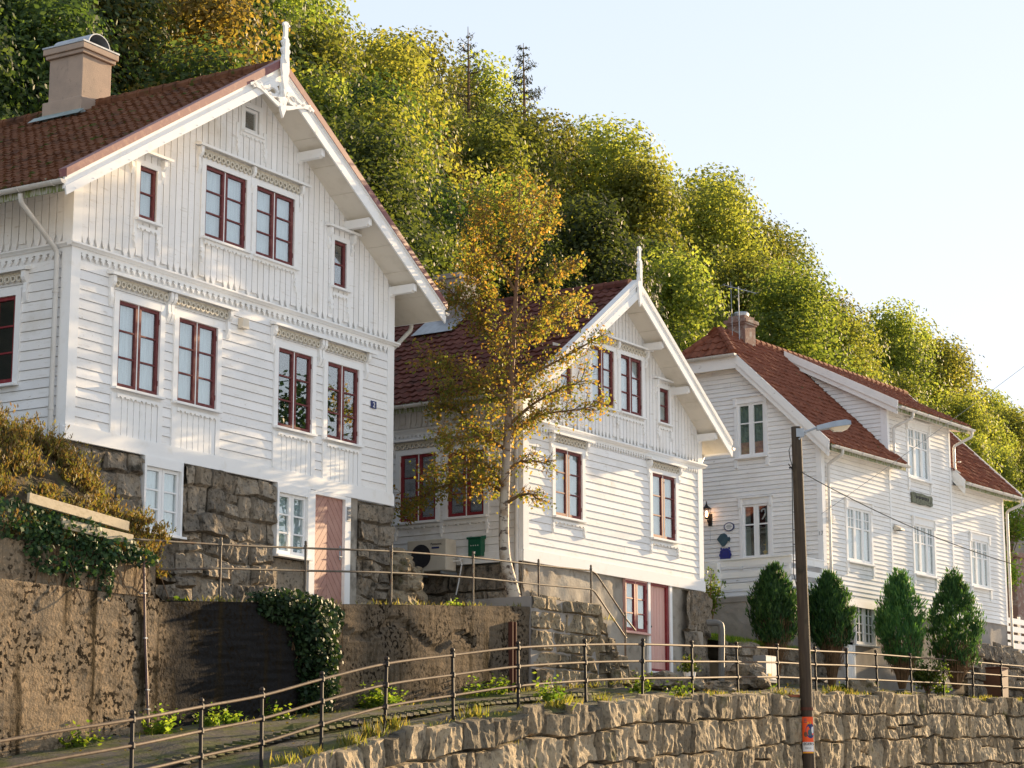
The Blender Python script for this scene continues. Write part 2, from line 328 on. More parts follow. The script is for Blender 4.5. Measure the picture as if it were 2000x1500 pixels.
# ------------------------------------------------------------------ house parts
def cut(p, q, holes):
    iv = [(p, q)]
    for a, b in holes:
        nv = []
        for c, d in iv:
            if b <= c or a >= d: nv.append((c, d)); continue
            if a > c: nv.append((c, a))
            if b < d: nv.append((b, d))
        iv = nv
    return [i for i in iv if i[1] - i[0] > .01]
JR = random.Random(31)
def siding(mb, T, a0, a1, z0, z1, h, ops=(), lip=.022, span=None):
    n = max(1, round((z1 - z0) / h)); h = (z1 - z0) / n
    for i in range(n):
        zb, zt = z0 + i * h, z0 + (i + 1) * h
        zs = sorted({zb, zt, *[z for o in ops for z in (o[2], o[3]) if zb < z < zt]})
        for s0, s1 in zip(zs, zs[1:]):
            A0, A1 = (a0, a1) if not span else span((s0 + s1) / 2)
            zm = (s0 + s1) / 2
            segs = []
            for p, q in cut(A0, A1, [(o[0], o[1]) for o in ops if o[2] < zm < o[3]]):
                if q - p > 2.2 and JR.random() < .75: j = JR.uniform(p + .6, q - .6); segs += [(p, j - .0015), (j + .0015, q)]
                else: segs.append((p, q))
            for p, q in segs:
                d0 = lip - (lip - .003) * (s0 - zb) / h; d1 = lip - (lip - .003) * (s1 - zb) / h; g_ = .006 if s1 == zt else 0
                mb.quad(T(p, d0, s0), T(q, d0, s0), T(q, d1, s1 - g_), T(p, d1, s1 - g_))
                if s0 == zb: mb.quad(T(p, d0, s0), T(q, d0, s0), T(q, -.02, s0), T(p, -.02, s0))
def vboards(mb, T, a0, a1, zb, zt, wd, ops=(), gap=.022, point=.15, th=.024):
    n = max(1, round((a1 - a0) / wd)); wd = (a1 - a0) / n
    for i in range(n):
        p, q = a0 + i * wd + gap / 2, a0 + (i + 1) * wd - gap / 2; m = (p + q) / 2
        top = min(zt(p), zt(q))
        if top - zb < .05: continue
        # an opening may cover only a piece of a board's width: split the board there
        es = sorted({p, q, *[e for o in ops for e in (o[0], o[1]) if p < e < q]})
        if len(es) == 2:
            for s0, s1 in cut(zb, top, [(o[2], o[3]) for o in ops if o[0] < m < o[1]]):
                if s0 == zb and point: poly = [(p, zb + point), (m - .022, zb), (m + .022, zb), (q, zb + point)]
                else: poly = [(p, s0), (q, s0)]
                poly += [(q, zt(q) if s1 == top else s1), (p, zt(p) if s1 == top else s1)]
                mb.prism(poly, 0, th, T)
        else:
            for e0, e1 in zip(es, es[1:]):
                mm = (e0 + e1) / 2
                for s0, s1 in cut(zb, top, [(o[2], o[3]) for o in ops if o[0] < mm < o[1]]):
                    z0 = s0 + (point * .6 if s0 == zb else 0)
                    mb.prism([(e0, z0), (e1, z0), (e1, zt(e1) if s1 == top else s1), (e0, zt(e0) if s1 == top else s1)], 0, th, T)
def backing(mb, T, a0, a1, zb, zt, ops, d=-.02, step=.25):
    n = max(1, round((a1 - a0) / step))
    es = sorted({a0, a1, *[a0 + (a1 - a0) * i / n for i in range(n + 1)], *[e for o in ops for e in (o[0], o[1]) if a0 < e < a1]})
    for p, q in zip(es, es[1:]):
        m = (p + q) / 2
        for s0, s1 in cut(zb, max(zt(p), zt(q)), [(o[2], o[3]) for o in ops if o[0] < m < o[1]]):
            mb.quad(T(p, d, s0), T(q, d, s0), T(q, d, min(s1, zt(q))), T(p, d, min(s1, zt(p))))
def pickets(mb, T, a0, a1, z0, z1, wd, th=.02):
    n = round((a1 - a0) / wd); wd = (a1 - a0) / n; H = z1 - z0
    for i in range(n):
        p, q = a0 + i * wd, a0 + (i + 1) * wd; m = (p + q) / 2; g = wd * .135
        mb.prism([(p + g * 2.6, z0 + H * .30), (m, z0), (q - g * 2.6, z0 + H * .30), (q - g, z0 + H * .42), (q - g * 2, z0 + H * .58),
                  (q - .002, z0 + H * .66), (q, z1), (p, z1), (p + .002, z0 + H * .66), (p + g * 2, z0 + H * .58), (p + g, z0 + H * .42)], 0, th, T)

def window(root, T, a0, a1, z0, z1, sash='red', leaves=2, panes=3, curtain='curtain', cw=.12, style='plain', depth=.05, sill=True, inset=.0, frame='trim', ctop=None, cbot=None, cside=None, setback=.1):
    """casing > sash(es), pane, curtain or room, sill. a0..z1 is the opening the sashes fill"""
    f = MB(); d1 = depth - inset
    ct = cw if ctop is None else ctop; cb = .06 if cbot is None else cbot; cs = cw if cside is None else cside
    f.box(a0 - cs, a0, -.06 - inset, d1, z0 - cb, z1 + ct, T); f.box(a1, a1 + cs, -.06 - inset, d1, z0 - cb, z1 + ct, T)
    f.box(a0, a1, -.06 - inset, d1 - .002, z1, z1 + ct, T); f.box(a0, a1, -.06 - inset, d1 - .002, z0 - cb, z0, T)
    o = f.build('window', M[frame], root)
    gapm = .028 if leaves == 2 else 0
    L = (a1 - a0 - gapm * (leaves - 1)) / leaves
    if leaves == 2 or leaves == 3:
        c = MB()
        for i in range(1, leaves):
            x = a0 + i * L + (i - 1) * gapm; c.box(x, x + gapm if gapm else x + .001, -.05 - inset, .004 - inset, z0, z1, T)
        if gapm: c.build('mullion', M[frame], o)
    fw = .058 if sash != 'redbright_shade' else .062
    for i in range(leaves):
        p = a0 + i * (L + gapm) + .004; q = p + L - .008; s = MB(); da, db = -.045 - inset, .008 - inset
        s.box(p, p + fw, da, db, z0 + .004, z1 - .004, T); s.box(q - fw, q, da, db, z0 + .004, z1 - .004, T)
        s.box(p + fw, q - fw, da, db - .001, z0 + .004, z0 + .004 + fw * 1.15, T); s.box(p + fw, q - fw, da, db - .001, z1 - .004 - fw, z1 - .004, T)
        zz0, zz1 = z0 + fw * 1.15, z1 - fw
        if panes == 'cross':          # small lights over a tall one
            zc = zz0 + (zz1 - zz0) * .62; s.box(p + fw, q - fw, da, db - .003, zc, zc + .04, T)
            m = (p + q) / 2; s.box(m - .012, m + .012, da + .012, db - .008, zc + .04, zz1, T); ze = (zc + zz1) / 2 + .02
            s.box(p + fw, q - fw, da + .014, db - .01, ze - .012, ze + .012, T)
        elif panes == 'T':
            zc = zz0 + (zz1 - zz0) * .62; s.box(p + fw, q - fw, da, db - .003, zc, zc + .035, T)
        elif panes == 'grid':
            m = (p + q) / 2; s.box(m - .014, m + .014, da + .012, db - .008, zz0, zz1, T)
            for k in range(1, 4): zc = zz0 + (zz1 - zz0) * k / 4; s.box(p + fw, q - fw, da + .014, db - .01, zc - .014, zc + .014, T)
        elif panes > 1:
            for k in range(1, panes):
                zc = zz0 + (zz1 - zz0) * k / panes; s.box(p + fw, q - fw, da + .01, db - .006, zc - .014, zc + .014, T)
        if leaves < 3 and sash.startswith('red'):
            for zh in (z0 + .18, z1 - .24):
                x = p - .012 if i == 0 else q - .012
                s.box(x, x + .024, db - .006, db + .012, zh, zh + .09, T)
        s.build('sash', M[sash], o)
    g = MB(); g.box(a0 + .02, a1 - .02, -.028 - inset, -.023 - inset, z0 + .02, z1 - .02, T); g.build('pane', M['glass'], o)
    r = MB(); dd = -.75 - inset; e = .3
    def Q(*c): r.quad(*[T(*k) for k in c])
    Q((a0, -.06 - inset, z0), (a1, -.06 - inset, z0), (a1 + e, dd, z0 - e), (a0 - e, dd, z0 - e)); Q((a0, -.06 - inset, z1), (a1, -.06 - inset, z1), (a1 + e, dd, z1 + e), (a0 - e, dd, z1 + e))
    Q((a0, -.06 - inset, z0), (a0, -.06 - inset, z1), (a0 - e, dd, z1 + e), (a0 - e, dd, z0 - e)); Q((a1, -.06 - inset, z0), (a1, -.06 - inset, z1), (a1 + e, dd, z1 + e), (a1 + e, dd, z0 - e))
    Q((a0 - e, dd, z0 - e), (a1 + e, dd, z0 - e), (a1 + e, dd, z1 + e), (a0 - e, dd, z1 + e))
    r.build('room', M['dark'], o)
    if curtain:
        c = MB(); n = 26; dz = -setback - inset
        segs = [(a0 + .01, a1 - .01)] if not curtain.endswith('/') else [(a0 + .01, a0 + (a1 - a0) * .22), (a1 - (a1 - a0) * .22, a1 - .01)]
        for p, q in segs:
            for k in range(n):
                x0, x1 = p + (q - p) * k / n, p + (q - p) * (k + 1) / n
                w0, w1 = dz + .014 * math.sin(k * 2.1), dz + .014 * math.sin((k + 1) * 2.1)
                c.quad(T(x0, w0, z0 + .01), T(x1, w1, z0 + .01), T(x1, w1, z1 - .01), T(x0, w0, z1 - .01))
        c.build('curtain', M[curtain.rstrip('/')], o)
    if sill:
        s = MB(); s.prism([(a0 - .10, z0 - cb - .005), (a1 + .10, z0 - cb - .005), (a1 + .10, z0 - cb + .035), (a0 - .10, z0 - cb + .035)], d1 + .001, d1 + .075, T)
        s.build('sill', M[frame], o)
    return o
def bracket_prof(T, mb, a, ztop, w=.075, drop=.5, d=.13):
    P = [(0, ztop), (d, ztop), (d, ztop - .11), (d * .8, ztop - .16), (d * .45, ztop - .2), (d * .5, ztop - drop * .62), (d * .62, ztop - drop * .72), (d * .5, ztop - drop * .84), (d * .25, ztop - drop), (0, ztop - drop)]
    n = len(P)
    mb.add([T(a, d, z) for d, z in P] + [T(a + w, d, z) for d, z in P], [tuple(range(n)), tuple(range(2 * n - 1, n - 1, -1))] + [(i, (i + 1) % n, n + (i + 1) % n, n + i) for i in range(n)])
def hood(root, T, a0, a1, z, brs, friezes, fh=.17, drop=.52):
    """shelf on brackets over one or two windows, with a strip of carved rings under it"""
    h = MB(); Pf = [(0, z), (.17, z - .03), (.17, z + .015), (.13, z + .03), (0, z + .075)]; n = len(Pf)
    h.add([T(a0, d, zz) for d, zz in Pf] + [T(a1, d, zz) for d, zz in Pf], [tuple(range(n)), tuple(range(2 * n - 1, n - 1, -1))] + [(i, (i + 1) % n, n + (i + 1) % n, n + i) for i in range(n)])
    for b in brs: bracket_prof(T, h, b, z - .032, drop=drop)
    o = h.build('window_hood', M['trim'], root)
    if friezes:
        c = MB()
        for p, q in friezes:
            c.box(p, q, .0, .052, z - .035 - fh * .35, z - .035, T)
            k = max(2, round((q - p) / .135)); st = (q - p) / k
            for i in range(k):
                x = p + (i + .5) * st; c.ring(x, z - .035 - fh * .62, .048, .03, .05, .085, T, 10)
                c.box(x - .016, x + .016, .05, .078, z - .035 - fh * 1.02, z - .035 - fh * .86, T)
                if i < k - 1: c.disc(x + st / 2, .05, z - .035 - fh * .5, .03, T, .022, 8)
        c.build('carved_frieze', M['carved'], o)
    return o
def pendant(mb, T, a, z, s=1., d=.03):
    mb.prism([(a - .035 * s, z), (a + .035 * s, z), (a + .06 * s, z - .06 * s), (a + .03 * s, z - .1 * s), (a + .055 * s, z - .16 * s), (a + .015 * s, z - .22 * s), (a, z - .30 * s),
              (a - .015 * s, z - .22 * s), (a - .055 * s, z - .16 * s), (a - .03 * s, z - .1 * s), (a - .06 * s, z - .06 * s)], .0, d, T)
def wavy(mb, T, p, q, z, d0, d1, step=.28, hgt=.075):
    n = max(1, round((q - p) / step)); st = (q - p) / n
    for i in range(n):
        a = p + i * st
        mb.prism([(a, z), (a, z - hgt * .9), (a + st * .15, z - hgt), (a + st * .22, z - hgt * .55), (a + st * .4, z - hgt * .75), (a + st * .5, z - hgt * 1.25), (a + st * .6, z - hgt * .75), (a + st * .78, z - hgt * .55), (a + st * .85, z - hgt), (a + st, z - hgt * .9), (a + st, z)], d0, d1, T)
def apron(root, T, a0, a1, z0, z1):
    m = MB(); cs = .12
    m.box(a0 - cs, a0, 0, .048, z0, z1, T); m.box(a1, a1 + cs, 0, .048, z0, z1, T); m.box(a0, a1, 0, .012, z0, z1, T)
    n = 7; st = (a1 - a0) / n
    for i in range(n): m.box(a0 + i * st + .012, a0 + (i + 1) * st - .012, .012, .034, z0, z1 - .05, T)
    wavy(m, T, a0, a1, z1, .034, .075)
    return m.build('apron_panel', M['trim'], root)
def tiles(mb, O, U, S, nrm, lens, tw, tl, amp=.035, uspan=None, lenu=None, step=.032, sub=6, seed=1):
    """pantile slope: O corner at the eave, U along the eave, S up the slope; uspan(s)->(u0,u1)"""
    O, U, S, nrm = Vector(O), Vector(U).normalized(), Vector(S).normalized(), Vector(nrm).normalized()
    rr = random.Random(seed); nc = max(1, round(lens / tl)); tl = lens / nc
    for c in range(nc):
        s0, s1 = c * tl, (c + 1) * tl + .03
        u0, u1 = uspan((c + .5) * tl) if uspan else (0, lenu)
        if u1 - u0 < .1: continue
        k0, k1 = math.floor(u0 / tw * sub), math.ceil(u1 / tw * sub); b = len(mb.v); m = k1 - k0 + 1
        jit = {}
        for r_ in range(3):
            for k in range(k0, k1 + 1):
                u = min(max(k * tw / sub, u0), u1); ph = (k % sub) / sub; ti = k // sub
                if ti not in jit: jit[ti] = (rr.uniform(-.012, .012), rr.uniform(-.02, .02))
                h = amp * (.5 + .5 * math.cos(2 * math.pi * ph)) ** 1.4
                j = jit[ti]
                if r_ == 0: p = O + U * u + S * (s0 + j[1] - .0) + nrm * (h + step + j[0] - .05)
                elif r_ == 1: p = O + U * u + S * (s0 + j[1]) + nrm * (h + step + j[0])
                else: p = O + U * u + S * (s1 + j[1]) + nrm * (h * .8 + j[0])
                mb.v.append(tuple(p))
        for r_ in range(2):
            for i in range(m - 1):
                a = b + r_ * m + i; mb.f.append((a, a + 1, a + m + 1, a + m))
def ridge_tiles(mb, p, q, r=.13, step=.33):
    p, q = Vector(p), Vector(q); L = (q - p).length; n = max(1, round(L / step)); t = (q - p).normalized()
    x = t.cross(Vector((0, 0, 1))).normalized(); y = x.cross(t)
    for i in range(n):
        a = p + t * (L * i / n); c = p + t * (L * (i + 1) / n + .04); b = len(mb.v)
        for e, rr in ((a, r * 1.08), (c, r * .92)):
            for k in range(7):
                an = math.pi * (k / 6 * 1.3 - .15); mb.v.append(tuple(e + x * rr * math.cos(an) + y * (rr * math.sin(an) - .03)))
        for k in range(6): mb.f.append((b + k, b + k + 1, b + 8 + k, b + 7 + k))
        mb.f.append(tuple(b + k for k in range(7)))
def gutter(root, p, q, r=.07, matn='gutter', brackets=True):
    m = MB(); p, q = Vector(p), Vector(q); t = (q - p).normalized(); x = t.cross(Vector((0, 0, 1))).normalized(); b = 0; K = 9
    for rr in (r, r - .008):
        for e in (p, q):
            for k in range(K):
                an = math.pi + math.pi * k / (K - 1); m.v.append(tuple(e + x * rr * math.cos(an) + Vector((0, 0, rr * math.sin(an)))))
    for k in range(K - 1):
        m.f.append((k, k + 1, K + k + 1, K + k)); m.f.append((2 * K + k, 2 * K + k + 1, 3 * K + k + 1, 3 * K + k))
    for e0 in (0, K): m.f.append(tuple(e0 + k for k in range(K)))
    for off in (0, K - 1): m.f.append((off, K + off, 3 * K + off, 2 * K + off))
    if brackets:
        n = max(1, round((q - p).length / .8))
        for i in range(n + 1):
            e = p + t * ((q - p).length * (i + .3) / (n + .6))
            pth = [e + x * (r + .006) * math.cos(math.pi + math.pi * k / 8) + Vector((0, 0, (r + .006) * math.sin(math.pi + math.pi * k / 8))) for k in range(9)]
            m.tube(pth, .009, 5)
    return m.build('gutter', M[matn], root)
def downpipe(root, path, r=.045, clips=(), matn='gutter'):
    P = [Vector(p) for p in path]; out = [P[0]]
    for a, b, c in zip(P, P[1:], P[2:]):       # round the bends
        d0 = (b - a).normalized(); d1 = (c - b).normalized(); k = min(.12, (b - a).length * .4, (c - b).length * .4)
        for t in (0, .5, 1): out.append((b - d0 * k) * (1 - t) ** 2 + b * 2 * t * (1 - t) + (b + d1 * k) * t * t)
    out.append(P[-1]); m = MB(); m.tube(out, r, 10)
    for z in clips: m.lathe([(r + .01, z), (r + .01, z + .035)], P[-1].x, P[-1].y, 10)
    return m.build('downpipe', M[matn], root, smooth=False)
def finial(mb, T, x, zt, zb, zm, w, d0, d1):
    """carved gable post; zm is where it meets the roof apex"""
    H = zt - zm; prof = [(.0, 1.0), (.28, .985), (.42, .94), (.45, .90), (.30, .865), (.27, .84), (.27, .70), (.24, .62), (.40, .585), (.44, .565), (.30, .54), (.34, .53), (.62, .49), (.66, .46), (.50, .41), (.36, .36), (.40, .345), (.66, .31), (.70, .27), (.55, .21), (.42, .16), (.52, .10), (.60, 0)]
    R_ = [(x + w * a, zm + H * b) for a, b in prof]; D = zm - zb
    R_ += [(x + w * a, zm - D * b) for a, b in ((.62, .25), (.45, .38), (.52, .46), (.36, .62), (.16, .78), (.28, .83), (.16, .9), (.0, 1.0))]
    Lh = [(2 * x - a, z) for a, z in R_[1:-1]][::-1]
    mb.prism(R_ + Lh, d0, d1, T)
    for zz in (.92, .475, .29): 
        for sg in (-1, 1): mb.disc(x + sg * w * .42, d1, zm + H * zz, w * .12, T, .006, 8)
    mb.prism([(x - w * .3, zm + H * .55), (x + w * .3, zm + H * .55), (x + w * .36, zm + H * .05), (x, zm - D * .06), (x - w * .36, zm + H * .05)], d1, d1 + .025, T)
def mesh_text(name, body, size, mat_, parent, M4, ext=.004):
    cu = bpy.data.curves.new(name, 'FONT'); cu.body = body; cu.size = size; cu.extrude = ext; cu.align_x = 'CENTER'
    o = bpy.data.objects.new(name, cu); COL.objects.link(o)
    me = bpy.data.meshes.new_from_object(o.evaluated_get(bpy.context.evaluated_depsgraph_get()))
    bpy.data.objects.remove(o); bpy.data.curves.remove(cu)
    me.materials.clear(); me.materials.append(mat_); me.transform(M4)
    q = bpy.data.objects.new(name, me); COL.objects.link(q); q.parent = parent
    if parent and 'base_z' in parent: q.location = (0, 0, -parent['base_z'])
    return q
from mathutils import Matrix
def textM(x, y, z, rotz=0): return Matrix.Translation((x, y, z)) @ Matrix.Rotation(rotz, 4, 'Z') @ Matrix.Rotation(R(90), 4, 'X')
def house_root(name, label, F, base):
    t = thing(name, label, 'house', (*F.o, base), F.rz); t['base_z'] = base; return t
def outrigger(mb, x, z, ln, w=.11, h=.17):
    mb.prism([(0, z - h), (.05, z - h - .05), (.1, z - h), (ln - .06, z - h), (ln - .02, z - h + .05), (ln, z - h + .02), (ln, z), (0, z)], x - w / 2, x + w / 2, lambda a, d, zz: (d, -a, zz))

def gabled_house(F, c):
    """two-storey Swiss-style wooden house; c holds its measures"""
    W, D, zb, zc, ov = c['W'], c['D'], c['zb'], c['zc'], c['ov']; xm = W / 2; k = c['k']; zap = c['zap']; eo = c['eo']
    root = house_root('wooden_house', c['label'], F, c['base'])
    ztop = lambda x: zap - k * abs(x - xm)                    # roof top surface
    zsof = lambda x: ztop(x) - c['th']                        # boarding under the roof
    zu = zc + .08; k0 = zb + .24
    ops = [(o[0], o[1], o[2], o[3]) for o in c['wins']]; sops = [(o[0], o[1], o[2], o[3]) for o in c['swins']]
    m = MB(); cw = .19
    siding(m, front, cw, W - cw, k0, zc - .2, c['bh'], ops); siding(m, leftside, cw, D, k0, zc - .2, c['bh'], sops)
    siding(m, lambda a, d, z: (W + d, a, z), cw, D, k0, zc + .9, c['bh']); siding(m, lambda a, d, z: (a, D + d, z), 0, W, k0, zc + .9, c['bh'])
    m.quad((0, D, zc + .9), (W, D, zc + .9), (W, D, zsof(W)), (xm, D, zsof(xm)), (0, D, zsof(0)))
    m.build('wall_boards', M['white'], root)
    m = MB(); backing(m, front, 0, W, zc - .25, zsof, [o for o in ops]); vboards(m, front, cw, W - cw, zu, zsof, c['vw'], ops)
    zs2 = lambda a: zsof(0) - .02
    backing(m, leftside, 0, D, zc - .25, zs2, sops); vboards(m, leftside, cw, D, zu, zs2, c['vw'], sops)
    m.build('gable_boards', M['white'], root)
    m = MB()                                                   # base board, corner boards
    m.prism([(-.05, zb), (W + .05, zb), (W + .05, zb + .2), (W + .02, zb + .24), (-.02, zb + .24), (-.05, zb + .2)], 0, .055, front)
    m.box(.0, D, .0, .055, zb, zb + .24, leftside)
    m.build('base_board', M['trim'], root, bevel=.008)
    for args in ((0, cw, 0, .034, zb + .24, zc - .02, front), (W - cw, W, 0, .034, zb + .24, zc - .02, front), (0, cw, 0, .034, zc + .07, zsof(0) - .02, front), (W - cw, W, 0, .034, zc + .07, zsof(W) - .02, front),
                 (-.034, cw, .0, .033, zb + .24, zc - .02, leftside), (-.034, cw, 0, .033, zc + .07, zsof(0) - .05, leftside), (W, W + .034, -.034, cw, zb + .24, zsof(W) - .05, None)):
        m = MB(); m.box(*args); m.build('corner_board', M['trim'], root)
    m = MB()                                                   # moulded string course and its picket fringe
    Pf = [(0, zc - .02), (.07, zc - .02), (.09, zc), (.13, zc + .02), (.13, zc + .045), (.05, zc + .08), (0, zc + .1)]; n = len(Pf)
    for T, a0, a1 in ((front, -.13, W + .13), (leftside, .0, D)):
        m.add([T(a0, d, z) for d, z in Pf] + [T(a1, d, z) for d, z in Pf], [tuple(range(n)), tuple(range(2 * n - 1, n - 1, -1))] + [(i, (i + 1) % n, n + (i + 1) % n, n + i) for i in range(n)])
    m.build('string_course', M['trim'], root)
    m = MB(); pickets(m, front, cw, W - cw, zc - .2, zc - .02, c['pw'], .03); m.build('picket_fringe', M['trim'], root); m = MB(); pickets(m, leftside, cw, D, zc - .2, zc - .02, c['pw'], .03); m.build('picket_fringe', M['trim'], root)
    # roof: soffit deck, tiles, ridge, bargeboards
    y0, y1 = -ov, D + ov * .7
    m = MB()
    for s in (-1, 1):
        xe = xm + s * (xm + eo); n_ = 9
        for i in range(n_):                                    # soffit boards run along the eave
            xa = xm + (xe - xm) * i / n_; xb = xm + (xe - xm) * (i + 1) / n_ - s * .012
            za, zb_ = zsof(xa), zsof(xb); 
            m.add([(xa, y0 + .05, za), (xb, y0 + .05, zb_), (xb, y0 + .05, zb_ + .06), (xa, y0 + .05, za + .06), (xa, y1, za), (xb, y1, zb_), (xb, y1, zb_ + .06), (xa, y1, za + .06)],
                  [(0, 1, 2, 3), (4, 7, 6, 5), (0, 4, 5, 1), (3, 2, 6, 7), (0, 3, 7, 4), (1, 5, 6, 2)])
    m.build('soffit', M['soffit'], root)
    m = MB()
    for s in (-1, 1):
        xe = xm + s * (xm + eo + .04); sl = math.hypot(xm + eo + .04, k * (xm + eo + .04)); dx, dz = -s * 1 / math.hypot(1, k), k / math.hypot(1, k)
        tiles(m, (xe, y0 + .12, zap - k * (xm + eo + .04) - .06), (0, 1, 0), (dx, 0, dz), (s * k, 0, 1), sl, c['tw'], c['tl'], lenu=y1 - y0 - .12, seed=3 + s)
        m.quad((xm, y0 + .1, zap - .1), (xe, y0 + .1, zap - k * (xm + eo + .04) - .1), (xe, y1, zap - k * (xm + eo + .04) - .1), (xm, y1, zap - .1))
    rf = m.build('roof', M[c['tile']], root)
    m = MB(); ridge_tiles(m, (xm, y0 + .2, zap + .0), (xm, y1, zap + .0)); m.build('ridge_tiles', M[c['tile']], rf)
    for s in (-1, 1):
        xe = xm + s * (xm + eo + .02); ze = zap - k * (xm + eo + .02); m = MB(); e2 = s * .10
        def Tb(a, d, z): return (a, -d, z)
        m.prism([(xm, zap - .035), (xe, ze - .035), (xe + s * .02, ze - .26), (xm, zap - .31)], ov - .05, ov - .012, Tb)
        m.prism([(xm, zap - .22), (xe + s * .01, ze - .215), (xe - s * .02, ze - .36), (xm, zap - .40)], ov - .012, ov + .02, Tb)
        m.prism([(xm, zap - .04), (xe, ze - .04), (xe, ze - .07), (xm, zap - .075)], ov - .012, ov + .03, Tb)
        for i in range(13):
            t = (i + .5) / 13; x = xm + (xe - xm) * t; z = zap - .37 + (ze - .335 - zap + .37) * t
            m.disc(x, ov + .02, z, .011, Tb, .008, 6)
        bo = m.build('bargeboard', M['trim'], root)
        if c.get('cap'):
            m = MB(); m.prism([(xm, zap + .10), (xe + s * .03, ze + .08), (xe + s * .02, ze - .055), (xm, zap - .06)], ov - .13, ov + .045, Tb); m.build('barge_cap', M['cap'], bo)
        else:
            m = MB(); m.prism([(xm, zap + .055), (xe, ze + .05), (xe, ze - .03), (xm, zap - .03)], ov - .16, ov + .03, Tb); m.build('barge_cap', M['white'], bo)
    for xo in c['outr']:
        for s in (1,):
            m = MB(); x = xm + s * xo; outrigger(m, x, zsof(x) - .015 - .05, ov - .06); m.build('roof_bracket', M['trim'], root)
    # gutters, downpipes
    for s in (-1, 1):
        xg = xm + s * (xm + eo + .09); zg = zap - k * (xm + eo) - .13
        gutter(root, (xg, y0 - .02, zg), (xg, y1, zg - .02), .07, c.get('gut', 'gutter'))
        m = MB(); m.box(xg - s * .09 - .012, xg - s * .09 + .012, y0 + .03, y1, zg - .17, zg + .1); m.build('fascia', M['moss' if s < 0 else 'trim'], root)
    for i, pth in enumerate(c['pipes']): downpipe(root, pth, .045, c['clips'])
    return root, zsof, ztop
# ------------------------------------------------------------------ stonework
def stones(mb, T, a0, a1, top, bot, rowh, wd, cell=.06, bulge=.07, rough=.06, joint=.06, seed=1, holes=(), toprnd=0., warp=.07, maxd=None):
    """rough coursed blocks: rows follow the top line; each block a bulging, ridged patch with sunk joints"""
    rr = random.Random(seed); tmax = max(top(a0 + (a1 - a0) * i / 20) - bot(a0 + (a1 - a0) * i / 20) for i in range(21))
    t = 0
    while t < tmax:
        h = rr.uniform(*rowh); a = a0 - rr.uniform(0, wd[1]); t1 = t + h
        while a < a1:
            w_ = rr.uniform(*wd) * (1.25 if rr.random() < .2 else 1); b_ = a + w_
            parts = [(a, b_, t, t1)]
            if w_ > wd[0] * 1.2 and rr.random() < .18 and h > rowh[0] * 1.15: mt = t + h * rr.uniform(.4, .6); parts = [(a, b_, t, mt), (a, b_, mt, t1)]
            for pa, pb, pt, pu in parts:
                pa_, pb_ = max(pa, a0), min(pb, a1)
                if pb_ - pa_ < .05: continue
                mid = (pa_ + pb_) / 2
                if pt > top(mid) - bot(mid) + .05: continue
                cut_top = toprnd * rr.uniform(-1, 1) if pt == 0 else 0
                off = rr.uniform(-.055, .05); tx, tz = rr.uniform(-.12, .12), rr.uniform(-.1, .1); sd = rr.uniform(0, 50)
                r0 = .026 + .022 * rr.random(); fq = rr.uniform(.8, 1.3)
                def gridl(L):
                    n = max(2, math.ceil((L - 2 * r0) / cell)); return [0, r0 * .4 / L, r0 / L] + [(r0 + (L - 2 * r0) * k / n) / L for k in range(1, n)] + [1 - r0 / L, 1 - r0 * .4 / L, 1]
                gx = gridl(max(pb_ - pa_, 4 * r0)); gz = gridl(max(pu - pt, 4 * r0)); nx = len(gx) - 1; nz = len(gz) - 1; base = len(mb.v); keep = []
                for j in range(nz + 1):
                    q = gz[j]
                    for i in range(nx + 1):
                        p = gx[i]; aa = pa_ + (pb_ - pa_) * p; tt = pt + (pu - pt) * q - cut_top * (1 - q)
                        ex = min(aa - pa, pb - aa); ez = min((q) * (pu - pt), (1 - q) * (pu - pt))
                        e = min(ex, ez); cr = min(1, max(0, e / r0)); cr = cr * cr * (3 - 2 * cr)
                        if ex < r0 and ez < r0: cr *= .75 + .25 * min(1, math.hypot(ex, ez) / r0)
                        W1 = noise.noise(Vector((aa * 1.1, tt * 1.1, seed * 3.1))); W2 = noise.fractal(Vector((aa * .9, tt * .9, seed * 7.7 + 9)), .8, 2, 3)
                        rg = noise.ridged_multi_fractal(Vector((aa * 3.9 * fq, tt * 1.8 * fq, sd)), .7, 2.2, 5, .95, 1.8)
                        rg2 = noise.fractal(Vector((aa * 1.7, tt * 1.5, sd + 3)), .7, 2.1, 3)
                        d = -joint + cr * (joint + bulge + off + tx * (p - .5) + tz * (q - .5) + rough * (rg - .9) + rough * .7 * rg2)
                        ax = min(max(aa + warp * W1, a0), a1)
                        if p == 0: ax += .018
                        if p == 1: ax -= .018
                        z = top(min(max(aa, a0), a1)) - tt + warp * W2 * (1 if pt > 0 or q > 0 else .3)
                        mb.v.append(tuple(T(ax, d, z))); keep.append((ax, z))
                for j in range(nz):
                    for i in range(nx):
                        k = j * (nx + 1) + i; ca = (keep[k][0] + keep[k + nx + 2][0]) / 2; cz = (keep[k][1] + keep[k + nx + 2][1]) / 2
                        if any(o[0] < ca < o[1] and o[2] < cz < o[3] for o in holes): continue
                        mb.f.append((base + k, base + k + 1, base + k + nx + 2, base + k + nx + 1))
            a = b_
        t = t1
